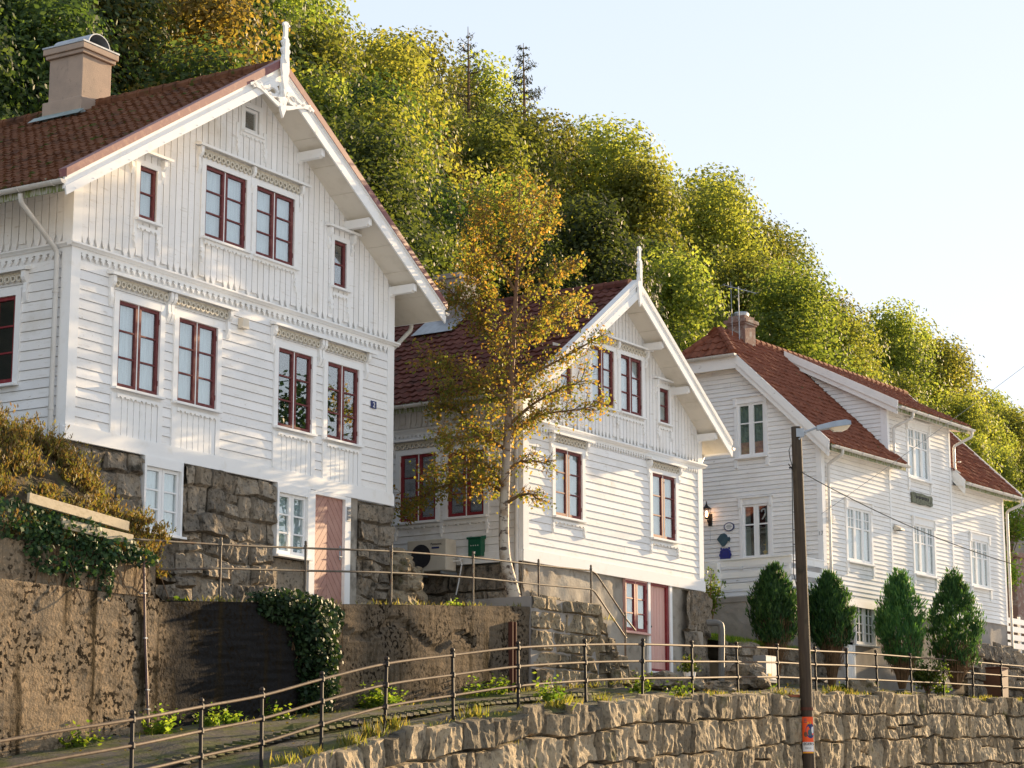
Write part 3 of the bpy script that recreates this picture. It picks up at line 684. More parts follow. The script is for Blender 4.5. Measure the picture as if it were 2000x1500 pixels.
def relief(mb, T, a0, a1, z0, z1, amp, sc, cell, holes=(), seed=0, ridged=False):
    nx = max(2, round((a1 - a0) / cell)); nz = max(2, round((z1 - z0) / cell)); base = len(mb.v)
    for j in range(nz + 1):
        for i in range(nx + 1):
            a = a0 + (a1 - a0) * i / nx; z = z0 + (z1 - z0) * j / nz
            d = amp * noise.fractal(Vector((a * sc, z * sc, seed)), .7, 2.1, 5)
            mb.v.append(tuple(T(a, d, z)))
    for j in range(nz):
        for i in range(nx):
            ca = a0 + (a1 - a0) * (i + .5) / nx; cz = z0 + (z1 - z0) * (j + .5) / nz
            if any(o[0] < ca < o[1] and o[2] < cz < o[3] for o in holes): continue
            k = base + j * (nx + 1) + i; mb.f.append((k, k + 1, k + nx + 2, k + nx + 1))
def clipz(poly, z, keep_above):
    out = []
    for i in range(len(poly)):
        p, q = poly[i], poly[(i + 1) % len(poly)]; ip = (p[1] >= z) == keep_above; iq = (q[1] >= z) == keep_above
        if ip: out.append(p)
        if ip != iq:
            t = (z - p[1]) / (q[1] - p[1]); out.append((p[0] + t * (q[0] - p[0]), z))
    return out
def chevron_door(root, T, a0, a1, z0, z1):
    m = MB(); m.box(a0, a1, -.06, -.03, z0, z1, T); o = m.build('door', M['groove'], root)
    m = MB(); xc = (a0 + a1) / 2; hw = (a1 - a0) / 2; sl = 1.28; st = .205; k = -6
    while z0 + k * st < z1 + hw * sl:
        zc = z0 + k * st + .03; k += 1
        for s in (-1, 1):
            poly = [(xc + s * .003, zc), (xc + s * hw, zc - hw * sl), (xc + s * hw, zc - hw * sl + st - .014), (xc + s * .003, zc + st - .014)]
            poly = clipz(poly, z0, True)
            if len(poly) > 2: poly = clipz(poly, z1, False)
            if len(poly) > 2: m.prism(poly, -.031, -.012, T)
    m.build('chevron_planks', M['pinkdoor'], o)
    h = MB(); x = a1 - .07; h.box(x - .02, x + .02, -.012, -.004, z0 + .95, z0 + 1.12, T); h.tube([T(x, -.005, z0 + 1.0), T(x, .045, z0 + 1.0), T(x - .10, .05, z0 + 1.0)], .011, 8)
    h.disc(x, -.012, z0 + 1.2, .025, T, .014); h.build('handle', M['steel'], o)
    return o
def plank_door(root, T, a0, a1, z0, z1, n, matn, inset=.06):
    m = MB(); m.box(a0, a1, -inset - .05, -inset - .02, z0, z1, T); o = m.build('door', M['groove'], root)
    p = MB(); st = (a1 - a0) / n
    for i in range(n): p.box(a0 + i * st + .004, a0 + (i + 1) * st - .004, -inset - .021, -inset, z0, z1, T)
    p.build('planks', M[matn], o); return o

# ------------------------------------------------------------------ the left house
FW = lambda P: [(a * .92, 13.60 - (13.60 - z) * .60) for a, z in P]
c1 = dict(W=9.5, D=10.5, zb=6.11, zc=9.42, ov=.68, k=.63, zap=13.92, eo=.92, th=.30, bh=.165, vw=.172, pw=.16, base=3.6, tile='tileA', tw=.20, tl=.235, cap=True,
          outr=(1.45, 3.05, 4.66), label='largest white wooden house, leftmost, with stone basement and fretwork under its gable peak',
          wins=[(1.18, 2.27, 7.19, 8.71), (2.77, 3.86, 7.19, 8.71), (5.68, 6.75, 7.18, 8.69), (7.25, 8.30, 7.18, 8.69), (3.40, 4.60, 10.35, 11.70), (4.90, 6.09, 10.34, 11.68), (1.60, 2.06, 10.28, 11.23), (7.40, 7.82, 10.25, 11.18), (4.49, 4.93, 12.66, 13.13)],
          swins=[(1.2, 2.25, 7.18, 8.70), (2.75, 3.8, 7.18, 8.70)],
          pipes=[[(-.98, .28, 10.12), (-.96, .28, 9.98), (-.12, .22, 9.32), (-.12, .22, 9.1), (-.12, .22, 5.6)], [(10.5, .2, 10.1), (10.48, .2, 9.95), (9.62, .16, 9.3), (9.62, .16, 9.1), (9.62, .16, 4.0)]], clips=[6.6, 8.6])
h1, zs1, zt1 = gabled_house(G, c1)
for i, o in enumerate(c1['wins']):
    if i < 4: window(h1, front, *o, curtain='curtain' if i < 2 else None, cbot=.05)
    elif i < 6: window(h1, front, *o, curtain='curtain')
    elif i == 6: window(h1, front, *o, leaves=1, panes=2, curtain='curtain', cw=.1)
    elif i == 7: window(h1, front, *o, leaves=1, panes=2, curtain=None, cw=.1)
    else: window(h1, front, *o, sash='trim', leaves=1, panes=1, curtain=None, cw=.1)
for o in c1['swins']: window(h1, leftside, *o, sash='redbright_shade', curtain=None)
hood(h1, front, .87, 4.30, 9.12, (.93, 2.44, 2.54, 4.12), [(1.02, 2.43), (2.63, 4.11)])
hood(h1, front, 5.42, 8.75, 9.10, (5.46, 6.95, 7.05, 8.52), [(5.55, 6.94), (7.14, 8.51)])
hood(h1, front, 3.10, 6.46, 12.02, (3.16, 4.71, 6.22), [(3.25, 4.70), (4.80, 6.21)], .18, .5)
hood(h1, front, 1.30, 2.36, 11.48, (1.36, 2.16), [], drop=.42); hood(h1, front, 7.12, 8.16, 11.42, (7.18, 7.96), [], drop=.42)
hood(h1, leftside, .9, 4.1, 9.12, (.95, 2.43, 3.9), [(1.05, 2.42), (2.55, 3.88)])
for a0, a1 in ((1.18, 2.27), (2.77, 3.86), (5.68, 6.75), (7.25, 8.30)): apron(h1, front, a0, a1, 6.35, 7.07)
for lst, z in (([3.34, 6.16], 10.12), ([1.52, 2.14], 9.98), ([7.32, 7.90], 9.95), ([4.30, 5.12], 12.45)):
    m = MB()
    for a in lst: pendant(m, front, a, z, .95, .07)
    m.box(lst[0] - .04, lst[0] + .04, .024, .044, z - .02, z + .3, front); m.box(lst[-1] - .04, lst[-1] + .04, .024, .044, z - .02, z + .3, front)
    wavy(m, front, lst[0] + .04, lst[-1] - .04, z + .16, .024, .07, .26, .08); m.build('carved_apron', M['trim'], h1)
m = MB(); finial(m, front, 4.75, 14.74, 13.25, 13.95, .185, .74, .79); m.build('finial', M['trim'], h1)
m = MB()                                                       # fretwork bracket under the gable peak
Tg = lambda a, d, z: (4.75 + a, -d, z)
for s in (-1, 1):
    zz = lambda a: 13.62 - .63 * a
    m.ribbon(FW([(s * .02, 12.75), (s * .12, 12.72), (s * .30, 12.80), (s * .52, 12.93), (s * .72, 13.03), (s * .95, 13.08)]), [.10, .09, .075, .07, .08, .10], .702, .74, Tg)
    m.ribbon(FW([(s * (.33 + .16 * math.cos(t)), 13.10 + .15 * math.sin(t)) for t in [i * .45 for i in range(0, 13)]]), [.05 + .03 * math.sin(i / 4) for i in range(13)], .702, .74, Tg)
    m.ribbon(FW([(s * .18, 13.05), (s * .10, 12.95), (s * .08, 12.84)]), .07, .702, .74, Tg)
    m.ribbon(FW([(s * .50, 13.14), (s * .60, 13.10), (s * .66, 13.00)]), .06, .702, .74, Tg); m.ribbon(FW([(s * .42, 12.98), (s * .46, 12.92)]), .06, .702, .74, Tg)
    m.ribbon(FW([(s * .66, 13.02), (s * .74, 13.16)]), .07, .702, .74, Tg); m.ribbon(FW([(s * .88, 13.06), (s * .96, 12.98)]), .07, .702, .74, Tg); m.ribbon(FW([(s * .95, 13.08), (s * 1.06, 13.0)]), .05, .702, .74, Tg)
    m.ribbon(FW([(s * .04, 13.5), (s * .05, 12.7)]), .08, .703, .739, Tg)
m.prism(FW([(-.06, 12.72), (.06, 12.72), (.09, 12.62), (0, 12.35), (-.09, 12.62)]), .70, .75, Tg); m.build('gable_fretwork', M['trim'], h1)
m = MB()
hb = [(1.93, 3.0, 4.70, 6.11), (5.68, 8.08, 3.3, 6.11)]
stones(m, front, .0, 9.5, lambda a: 6.06, lambda a: 3.25, (.26, .46), (.32, .80), .055, .035, .055, .035, 11, hb + [(8.02, 8.36, 3, 6.2)], 0, .1)
stones(m, lambda a, d, z: (9.5 + d, a, z), .0, 6, lambda a: 6.12, lambda a: 3.3, (.42, .6), (.5, .9), .12, .04, .06, .05, 12)
m.quad((0, .06, 3), (9.5, .06, 3), (9.5, .06, 4.7), (0, .06, 4.7)); m.quad((0, .06, 4.7), (1.93, .06, 4.7), (1.93, .06, 6.1), (0, .06, 6.1)); m.quad((3.0, .06, 4.7), (5.68, .06, 4.7), (5.68, .06, 6.1), (3.0, .06, 6.1)); m.quad((8.05, .06, 4.7), (9.5, .06, 4.7), (9.5, .06, 6.1), (8.05, .06, 6.1))
m.quad((0, 0, 3), (0, 10.5, 3), (0, 10.5, 6.12), (0, 0, 6.12))
m.build('stone_basement', M['stone_dark'], h1, smooth=False)
m = MB(); relief(m, front, 8.06, 8.36, 3.4, 6.11, .01, 5, .1); m.quad((8.36, 0, 3.4), (8.36, .07, 3.4), (8.36, .07, 6.1), (8.36, 0, 6.1)); m.build('plaster_strip', M['plaster'], h1)
window(h1, front, 2.0, 2.93, 4.80, 5.93, sash='trim', depth=.07, cw=.05, ctop=.17, setback=.07)
window(h1, front, 5.76, 6.66, 4.78, 5.93, sash='trim', depth=.07, cw=.06, ctop=.17, setback=.07)
m = MB(); m.box(6.725, 6.90, -.05, .06, 3.85, 6.09, front); m.box(7.88, 8.06, -.05, .06, 3.85, 6.09, front); m.box(6.90, 7.88, -.05, .055, 6.03, 6.10, front); m.build('door_frame', M['trim'], h1)
chevron_door(h1, front, 6.90, 7.88, 3.9, 6.03)
m = MB(); m.box(7.92, 8.04, .06, .075, 5.62, 5.90, front)
for k in range(5): m.box(7.935, 8.025, .075, .085, 5.65 + k * .05, 5.675 + k * .05, front)
m.build('vent_grille', M['greybox'], h1)
m = MB(); m.prism([(4.46, 8.83), (4.66, 8.83), (4.64, 9.02), (4.48, 9.02)], .01, .13, front); m.build('wall_vent', M['ivory'], h1)
# chimney
m = MB(); m.box(4.25, 5.10, 3.9, 4.78, 13.1, 14.84); m.box(4.21, 5.13, 3.86, 4.9, 13.0, 13.95); m.box(4.19, 5.16, 3.84, 4.84, 14.84, 14.92); m.box(4.15, 5.20, 3.80, 4.88, 14.92, 15.05)
ch = m.build('chimney', M['stucco'], h1, bevel=.015)
m = MB(); m.box(4.14, 5.21, 3.79, 4.89, 15.051, 15.085); r_ = .27; K = 12
for rr_ in (r_, r_ - .02):
    for y in (3.86, 4.82):
        for k in range(K + 1): a = math.pi * k / K; m.v.append((4.68 + rr_ * math.cos(a) * 1.2, y, 15.085 + rr_ * math.sin(a)))
b0 = len(m.v) - 4 * (K + 1)
for k in range(K):
    for o_ in (0, 2 * (K + 1)): m.f.append((b0 + o_ + k, b0 + o_ + k + 1, b0 + o_ + K + 2 + k, b0 + o_ + K + 1 + k))
    m.f.append((b0 + k, b0 + k + 1, b0 + 2 * (K + 1) + k + 1, b0 + 2 * (K + 1) + k))
m.build('chimney_cap', M['zinc'], ch)
m = MB()
for s in (-1,):
    m.quad((4.02, 3.75, zt1(4.02) + .06), (4.2, 3.75, zt1(4.2) + .09), (4.2, 5.1, zt1(4.2) + .09), (4.02, 5.1, zt1(4.02) + .06)); m.box(4.17, 5.2, 3.83, 4.93, 13.3, 13.66)
m.build('chimney_flashing', M['copper'], ch)
np_ = thing('number_plate', 'small dark blue number 2 plate on the largest house, right of its ground floor windows', 'number plate', G.P(8.83, -.025, 8.0), G.rz)
m = MB(); m.box(-.095, .095, -.012, 0, 0, .15); m.build('plate', M['navy'], np_, bevel=.004)
mesh_text('number', '2', .15, M['paper'], np_, textM(0, -.016, .022))

# ------------------------------------------------------------------ the middle house
c2 = dict(W=8.0, D=9.5, zb=5.33, zc=8.40, ov=.60, k=.70, zap=12.2, eo=.52, th=.26, bh=.16, vw=.155, pw=.115, base=2.6, tile='tileC', tw=.235, tl=.29, cap=False,
          outr=(1.25, 2.5, 3.85), label='middle white wooden house behind the birch, with a plank basement door and red windows',
          wins=[(1.25, 2.38, 6.46, 7.95), (5.54, 6.66, 6.42, 7.95), (2.83, 3.81, 9.21, 10.56), (4.12, 5.10, 9.22, 10.57), (5.94, 6.40, 9.23, 10.06), (1.48, 1.95, 9.23, 10.06)],
          swins=[(.99, 1.96, 6.40, 7.83), (2.28, 3.26, 6.38, 7.88)],
          pipes=[[(-.1, .1, 9.0), (-.1, .1, 8.8), (-.1, .1, 4.6)], [(8.55, .2, 8.9), (8.53, .2, 8.75), (8.12, .15, 8.35), (8.12, .15, 8.2), (8.12, .15, 5.3)]], clips=[6.0, 7.6])
h2, zs2, zt2 = gabled_house(H2F, c2)
for i, o in enumerate(c2['wins']):
    if i < 4: window(h2, front, *o, curtain='curtain')
    else: window(h2, front, *o, leaves=1, panes=2, curtain='curtain', cw=.1)
for o in c2['swins']: window(h2, leftside, *o, sash='redbright_shade', curtain=None)
hood(h2, front, 1.0, 2.74, 8.27, (1.05, 2.5), [(1.14, 2.49)], .15, .42); hood(h2, front, 5.30, 7.02, 8.25, (5.35, 6.78), [(5.44, 6.77)], .15, .42)
hood(h2, front, 2.55, 5.46, 10.86, (2.62, 3.92, 5.27), [(2.71, 3.91), (4.01, 5.26)], .15, .4)
hood(h2, front, 5.66, 6.72, 10.26, (5.72, 6.52), [], drop=.34); hood(h2, front, 1.22, 2.24, 10.26, (1.28, 2.06), [], drop=.34)
hood(h2, leftside, .70, 3.55, 8.2, (.74, 2.09, 3.4), [(.84, 2.08), (2.2, 3.38)], .15, .3)
for lst, z, T in (([1.16, 2.47], 6.28, front), ([5.45, 6.75], 6.24, front), ([2.76, 3.97, 5.17], 9.02, front), ([5.86, 6.48], 9.05, front), ([1.4, 2.03], 9.05, front), ([.9, 2.12, 3.36], 6.22, leftside)):
    m = MB()
    for a in lst: pendant(m, T, a, z, .8, .065)
    for a, b in zip(lst, lst[1:]): wavy(m, T, a, b, z + .07, .022, .06, .33, .07)
    m.build('carved_apron', M['trim'], h2)
m = MB(); finial(m, front, 4.0, 13.05, 11.6, 12.25, .16, .62, .67); m.build('finial', M['trim'], h2)
hb2 = [(4.2, 6.44, 3.2, 5.33), (4.2, 5.32, 4.05, 5.33)]
m = MB(); Tp = lambda a, d, z: (a, .03 - d, z)
relief(m, Tp, 0, 8.0, 2.2, 5.34, .035, 1.3, .09, [(4.2, 5.32, 4.06, 5.4), (5.28, 6.44, 3.0, 5.4)], 4); m.build('plastered_basement', M['plaster'], h2, smooth=True)
m = MB(); stones(m, lambda a, d, z: (a, -.01 - d, z), 6.98, 8.28, lambda a: 5.30 - max(0, (a - 8.0)) * .5, lambda a: 2.3, (.75, 1.15), (1.2, 1.3), .06, .05, .05, .05, 5, (), 0, .06); m.build('corner_boulders', M['stone_dark'], h2); m = MB()
stones(m, lambda a, d, z: (8.22 + d, a, z), -.05, 4, lambda a: 5.3, lambda a: 3, (.7, 1.0), (.9, 1.3), .12, .05, .05, .05, 6)
m.build('side_basement', M['stone_dark'], h2); m = MB(); stones(m, lambda a, d, z: (-d, a, z), .0, 6, lambda a: 5.31, lambda a: 3.5, (.5, .8), (.7, 1.3), .1, .03, .06, .05, 8)
m.build('side_basement', M['stone_dark'], h2); m = MB(); stones(m, lambda a, d, z: (a, -.0 - d, z), .3, 2.6, lambda a: 4.75 - .1 * a, lambda a: 3.0, (.5, .7), (.8, 1.2), .08, .0, .06, .03, 15)
m.build('exposed_stones', M['stone_dark'], h2)
window(h2, front, 4.27, 5.26, 4.14, 5.29, sash='redbright_shade', depth=.02, cw=.0001, ctop=.03, cside=.0001, frame='pinkdoor2', setback=.06)
m = MB(); m.box(5.30, 5.41, -.1, .03, 3.2, 5.33, front); m.box(6.32, 6.44, -.1, .03, 3.2, 5.33, front); m.box(5.41, 6.32, -.1, .032, 3.2, 3.27, front); fr = m.build('door_frame', M['trim'], h2)
m = MB(); m.box(5.41, 5.45, -.1, .0, 3.27, 5.33, front); m.box(6.22, 6.32, -.1, -.005, 3.27, 5.33, front); m.box(5.45, 6.22, -.1, .002, 5.27, 5.33, front); m.box(5.45, 6.22, -.1, .002, 3.27, 3.33, front); m.build('door_lining', M['redbright_shade'], fr)
d_ = plank_door(h2, front, 5.45, 6.22, 3.33, 5.27, 6, 'pinkdoor2', .06)
m = MB(); m.disc(5.53, -.06, 4.3, .022, front, .03, 8); m.disc(5.46, -.0, 4.3, .02, front, .02, 8); m.build('handle', M['iron'], d_)
m = MB(); m.box(3.3, 4.03, 4.0, 4.7, 11.2, 12.80); m.box(3.26, 4.07, 3.96, 4.74, 12.80, 12.92); ch2 = m.build('chimney', M['plaster2'], h2)
m = MB(); m.quad((2.7, 3.8, zt2(2.7) + .05), (3.3, 3.8, zt2(3.3) + .08), (3.3, 5.0, zt2(3.3) + .08), (2.7, 5.0, zt2(2.7) + .05)); m.build('chimney_flashing', M['zinc'], ch2)

# ------------------------------------------------------------------ the right house
h3 = house_root('wooden_house', 'rightmost large white wooden house with white windows, half-hipped roof and a gable porch', H3F, 3.4)
W3, YR, ZR, ZE, YE = 12.2, 3.45, 13.8, 10.02, -.42
k3 = (ZR - ZE) / (YR - YE); zroof3 = lambda y: ZE + k3 * (y - YE); DEP = 6.9
wins3 = [(1.42, 2.86, 6.95, 8.46), (5.47, 6.84, 9.8, 11.3), (5.64, 6.98, 6.96, 8.42), (9.62, 10.88, 6.92, 8.36)]
gw3 = [(1.73, 2.60, 9.90, 11.42), (1.65, 2.50, 7.02, 8.53)]
m = MB(); bh3 = .127
siding(m, front, .16, W3 - .1, 5.86, 10.3, bh3, wins3); siding(m, front, 4.2, 8.27, 10.3, 11.75, bh3, wins3)
def gspan(z):
    y = max(0, (z + .25 - zroof3(0)) / k3); return (max(.14, y), min(DEP, 2 * YR - y))
siding(m, leftside, 0, DEP, 5.86, 12.72, bh3, gw3, span=gspan)
siding(m, lambda a, d, z: (W3 + d, a, z), 0, DEP, 5.86, 12.7, bh3, span=gspan)
m.quad((0, DEP, 5.8), (W3, DEP, 5.8), (W3, DEP, 10.2), (0, DEP, 10.2))
zsh = lambda y: 11.75 + (ZR - 11.75) / (YR + .45) * (y + .45)
siding(m, lambda a, d, z: (4.13 - d, a, z), 0, 3.4, 10.25, 13.5, bh3, span=lambda z: (max(0.0, (z + .25 - zsh(0)) / .526), min(3.4, (z - zroof3(0)) / k3)))
siding(m, lambda a, d, z: (8.33 + d, a, z), 0, 3.4, 10.25, 13.5, bh3, span=lambda z: (max(0.0, (z + .25 - zsh(0)) / .526), min(3.4, (z - zroof3(0)) / k3)))
m.build('wall_boards', M['white_old'], h3)
for args in ((0, .16, 0, .03, 5.84, 10.2, front), (-.03, .14, 0, .03, 5.84, 10.15, leftside), (W3 - .1, W3 + .02, 0, .03, 5.84, 10.1, front), (4.13, 4.22, 0, .032, 5.9, 11.7, front), (8.27, 8.37, 0, .032, 5.9, 11.7, front), (4.10, 4.13, -.03, .18, 10.3, 11.75, None)):
    m = MB(); m.box(*args); m.build('corner_board', M['trim'], h3)
m = MB(); m.prism([(0, .0), (.09, .0), (.03, .22), (0, .22)], 0.0, 9.2, lambda a, d, z: (d, -a, 5.66 + z)); m.build('skirting', M['white_old'], h3)
for o in wins3:
    wo = window(h3, front, *o, sash='trim', leaves=3, panes='cross', curtain='curtain', cw=.10, ctop=.2, frame='trim', depth=.045)
    p = MB(); a0, a1, z0, z1 = o
    p.box(a0 - .16, a1 + .16, 0, .10, z1 + .2, z1 + .24, front); p.build('cornice', M['trim'], wo)
    for x in (a0 - .11, a1 + .02):
        p = MB(); p.box(x, x + .09, .045, .085, z1 - .08, z1 + .2, front); p.box(x - .008, x + .098, .045, .1, z1 + .08, z1 + .12, front); p.box(x, x + .09, .0, .07, z0 - .32, z0 - .07, front); p.box(x + .01, x + .08, .0, .05, z0 - .4, z0 - .32, front); p.box(x + .02, x + .07, .0, .044, z0 - .08, z1 - .07, front); p.build('bracket', M['trim'], wo)
for i, o in enumerate(gw3):
    wo = window(h3, leftside, *o, sash='trim', leaves=2, panes='T', curtain='greencurtain' if i == 0 else 'greencurtain/', cw=.10, ctop=.18, depth=.045)
    p = MB(); a0, a1, z0, z1 = o; p.box(a0 - .16, a1 + .16, 0, .10, z1 + .18, z1 + .22, leftside); p.build('cornice', M['trim'], wo)
    for x in (a0 - .11, a1 + .02): p = MB(); p.box(x, x + .09, .045, .085, z1 - .08, z1 + .18, leftside); p.box(x, x + .09, .0, .07, z0 - .3, z0 - .07, leftside); p.box(x + .02, x + .07, .0, .044, z0 - .08, z1 - .07, leftside); p.build('bracket', M['trim'], wo)
    if i == 0: p = MB(); p.box(a0 + .03, a1 - .03, -.075, -.07, z0 + .03, z0 + .42, leftside); p.build('blind', M['pinkblind'], wo)
    else:
        p = MB(); p.lathe([(.06, 7.1), (.10, 7.2), (.03, 7.24), (.02, 7.36), (.09, 7.38), (.02, 7.42), (.012, 7.56)], .16, 1.86, 10); p.build('sill_ornament', M['yellow'], wo)
        p = MB(); Tw = lambda a, d, z: leftside(1.86 - a, d, z); p.ribbon([(-.07, 8.30), (-.05, 8.36), (.0, 8.39), (.05, 8.36), (.06, 8.28), (.02, 8.18), (-.05, 8.09)], [.035, .04, .045, .045, .04, .035, .03], -.06, -.04, Tw); p.build('hanging_ornament', M['paper'], wo)
m = MB(); relief(m, lambda a, d, z: (a, .03 - d, z), 0, W3, 2.9, 5.86, .015, 1.2, .2, [(1.78, 2.96, 4.62, 5.82), (1.1, 1.72, 3.0, 4.6)], 3); relief(m, lambda a, d, z: (W3 - .03 + d, a, z), 0, DEP, 2.9, 5.86, .01, 1.2, .4); m.build('plastered_basement', M['plaster2'], h3, smooth=True)
window(h3, front, 1.80, 2.93, 4.66, 5.78, sash='trim', leaves=2, panes='grid', curtain=None, cw=.05, inset=.02)
m = MB(); m.box(1.12, 1.2, -.05, .02, 3.4, 4.6, front); m.box(1.62, 1.70, -.05, .02, 3.4, 4.6, front); m.build('door_frame', M['trim'], h3); plank_door(h3, front, 1.2, 1.62, 3.6, 4.6, 4, 'white_old', .03)
# roofs
nrm3 = (0, -k3, 1); cs3 = 1 / math.hypot(1, k3); SL = math.hypot(YR - YE, ZR - ZE); Sd = (0, cs3, k3 * cs3)
def usp(s):
    y = YE + s * cs3; z = zroof3(y); u0 = -.32 if z < 12.86 else -.32 + (z - 12.86) / (ZR - 12.86) * .87
    return u0, (4.45 if y < -.02 else 4.12)
m = MB(); tiles(m, (0, YE - .03, ZE - .03), (1, 0, 0), Sd, nrm3, SL, .20, .25, .03, usp, step=.025, sub=5)
tiles(m, (0, YE - .03, ZE - .03), (1, 0, 0), Sd, nrm3, SL, .20, .25, .03, lambda s: ((8.48 if YE + s * cs3 < 0 else 8.36), 12.66), step=.025, sub=5, seed=5)
tiles(m, (0, 2 * YR - YE, ZE), (1, 0, 0), (0, -cs3, k3 * cs3), (0, k3, 1), SL, .20, .25, .03, lambda s: (-.3 if ZE + s * k3 * cs3 < 12.86 else .2, 12.6), step=.025, sub=3)
ks = (ZR - 11.75) / (YR + .45); cs = 1 / math.hypot(1, ks)
tiles(m, (0, -.5, 11.72), (1, 0, 0), (0, cs, ks * cs), (0, -ks, 1), math.hypot(YR + .45, ZR - 11.75), .20, .25, .03, lambda s: (3.95, 8.95), step=.025, sub=5)
m.quad((3.9, -.44, 11.66), (8.95, -.44, 11.66), (8.95, YR, ZR - .08), (3.9, YR, ZR - .08)); m.quad((-.28, YE, ZE - .06), (4.4, YE, ZE - .06), (4.4, 2.45, 12.8), (-.28, 2.45, 12.8)); m.quad((8.45, YE, ZE - .06), (12.6, YE, ZE - .06), (12.6, YR, ZR - .06), (8.45, YR, ZR - .06))
hs = .87; hl = math.hypot(hs, ZR - 12.86)
tiles(m, (-.36, YR - 1.0, 12.84), (0, 1, 0), (hs / hl, 0, (ZR - 12.86) / hl), (-(ZR - 12.86), 0, hs), hl, .24, .33, .04, lambda s: (.02 + .98 * s / hl, 1.98 - .98 * s / hl), step=.03, sub=6)
rf3 = m.build('roof', M['tileB'], h3)
m = MB(); ridge_tiles(m, (.5, YR, ZR), (12.6, YR, ZR), .12); ridge_tiles(m, (-.36, YR - .97, 12.88), (.55, YR, ZR + .03), .12); ridge_tiles(m, (-.36, YR + .97, 12.88), (.55, YR, ZR + .03), .12); m.build('ridge_tiles', M['tileB'], rf3)
def barge(x, y0, z0, y1, z1, h, name='bargeboard', mt='white_old', th=.04):
    b = MB(); T = lambda a, d, z: (x - d, a, z)
    b.prism([(y0, z0), (y1, z1), (y1, z1 - h * .62), (y0 + .02, z0 - h * .62)], 0, th, T); b.prism([(y0 + .02, z0 - h * .58), (y1, z1 - h * .58), (y1, z1 - h), (y0 + .05, z0 - h)], -.03, .0, T); return b.build(name, M[mt], h3)
barge(-.30, YE - .03, ZE + .05, 2.49, 12.87, .46); barge(-.30, 2 * YR - YE, ZE + .05, 4.41, 12.87, .46)
m = MB(); m.box(-.33, -.29, 2.43, 4.47, 12.42, 12.80); m.build('fascia', M['white_old'], h3)
m = MB(); m.box(-.28, 0, 2.3, 4.6, 12.46, 12.50); m.quad((-.28, YE + .05, ZE - .32), (0, YE + .05, ZE - .32), (0, 2.5, 12.52), (-.28, 2.5, 12.52)); m.quad((.0, YE + .02, ZE - .20), (4.4, YE + .02, ZE - .20), (4.4, .05, ZE - .12), (0, .05, ZE - .12)); m.quad((8.4, YE + .02, ZE - .20), (12.6, YE + .02, ZE - .20), (12.6, .05, ZE - .12), (8.4, .05, ZE - .12)); m.quad((3.95, -.42, 11.56), (8.9, -.42, 11.56), (8.9, .05, 11.62), (3.95, .05, 11.62)); m.build('soffit', M['soffit'], h3)
gutter(h3, (-.42, 2.40, 12.82), (-.42, 4.5, 12.82), .075)
barge(3.92, -.5, 11.80, 3.2, 13.72, .40); barge(8.47, -.45, 10.02, .0, 10.46, .42, th=.03)
m = MB(); m.prism([(-.48, 10.06), (YR, ZR + .05), (YR, ZR - .12), (-.46, 9.88)], 12.66, 12.70, lambda a, d, z: (d, a, z)); m.build('bargeboard', M['white_old'], h3)
for x0, x1, y, z in ((-.2, 4.45, -.52, 9.93), (8.45, 12.75, -.52, 9.93), (3.9, 9.0, -.55, 11.63)):
    gutter(h3, (x0, y, z), (x1, y, z), .07); b = MB(); b.box(x0 + .02, x1 - .04, y + .085, y + .11, z - .14, z + .10); b.build('fascia', M['moss'], h3)
downpipe(h3, [(.30, -.52, 9.88), (.30, -.52, 9.74), (.24, -.10, 9.50), (.24, -.10, 9.3), (.24, -.10, 4.2)], .045, [6.6, 8.3, 9.2])
downpipe(h3, [(4.75, -.55, 11.58), (4.75, -.55, 11.40), (4.36, -.1, 11.1), (4.36, -.1, 10.9), (4.36, -.1, 10.2)], .045, [10.5, 10.9])
downpipe(h3, [(8.85, -.55, 11.58), (8.85, -.55, 11.40), (8.48, -.1, 11.1), (8.48, -.1, 10.9), (8.48, -.1, 10.35), (8.62, -.2, 10.25)], .045, [10.6])
downpipe(h3, [(12.55, -.52, 9.88), (12.55, -.52, 9.72), (12.3, -.1, 9.5), (12.3, -.1, 9.3), (12.3, -.1, 5.0)], .045, [6.4, 8.0])
m = MB(); m.box(1.48, 2.08, 3.15, 3.75, 13.2, 14.12); m.box(1.44, 2.12, 3.11, 3.79, 14.12, 14.18); m.box(1.40, 2.16, 3.07, 3.83, 14.18, 14.28); m.box(1.50, 2.06, 3.17, 3.73, 14.28, 14.40); c3 = m.build('chimney', M['brickchim'], h3)
m = MB(); m.lathe([(.22, 14.40), (.23, 14.50), (.21, 14.54), (.08, 14.55)], 1.78, 3.45, 14); m.build('chimney_cap', M['zinc'], c3)
m = MB(); m.tube([(1.22, 3.2, 13.4), (1.22, 3.2, 15.2)], .014, 6); m.tube([(.85, 3.5, 15.22), (1.75, 2.9, 15.05)], .012, 5); m.tube([(1.0, 2.9, 14.95), (1.44, 3.5, 14.95)], .01, 5)
for i in range(6):
    t = i / 5; q = Vector((.85, 3.5, 15.22)).lerp(Vector((1.75, 2.9, 15.05)), t); m.tube([q - Vector((.10, .15, 0)), q + Vector((.10, .15, 0))], .006, 4)
m.tube([(1.0, 3.3, 13.4), (.95, 3.3, 15.3)], .008, 5); m.build('antenna', M['steel'], h3)
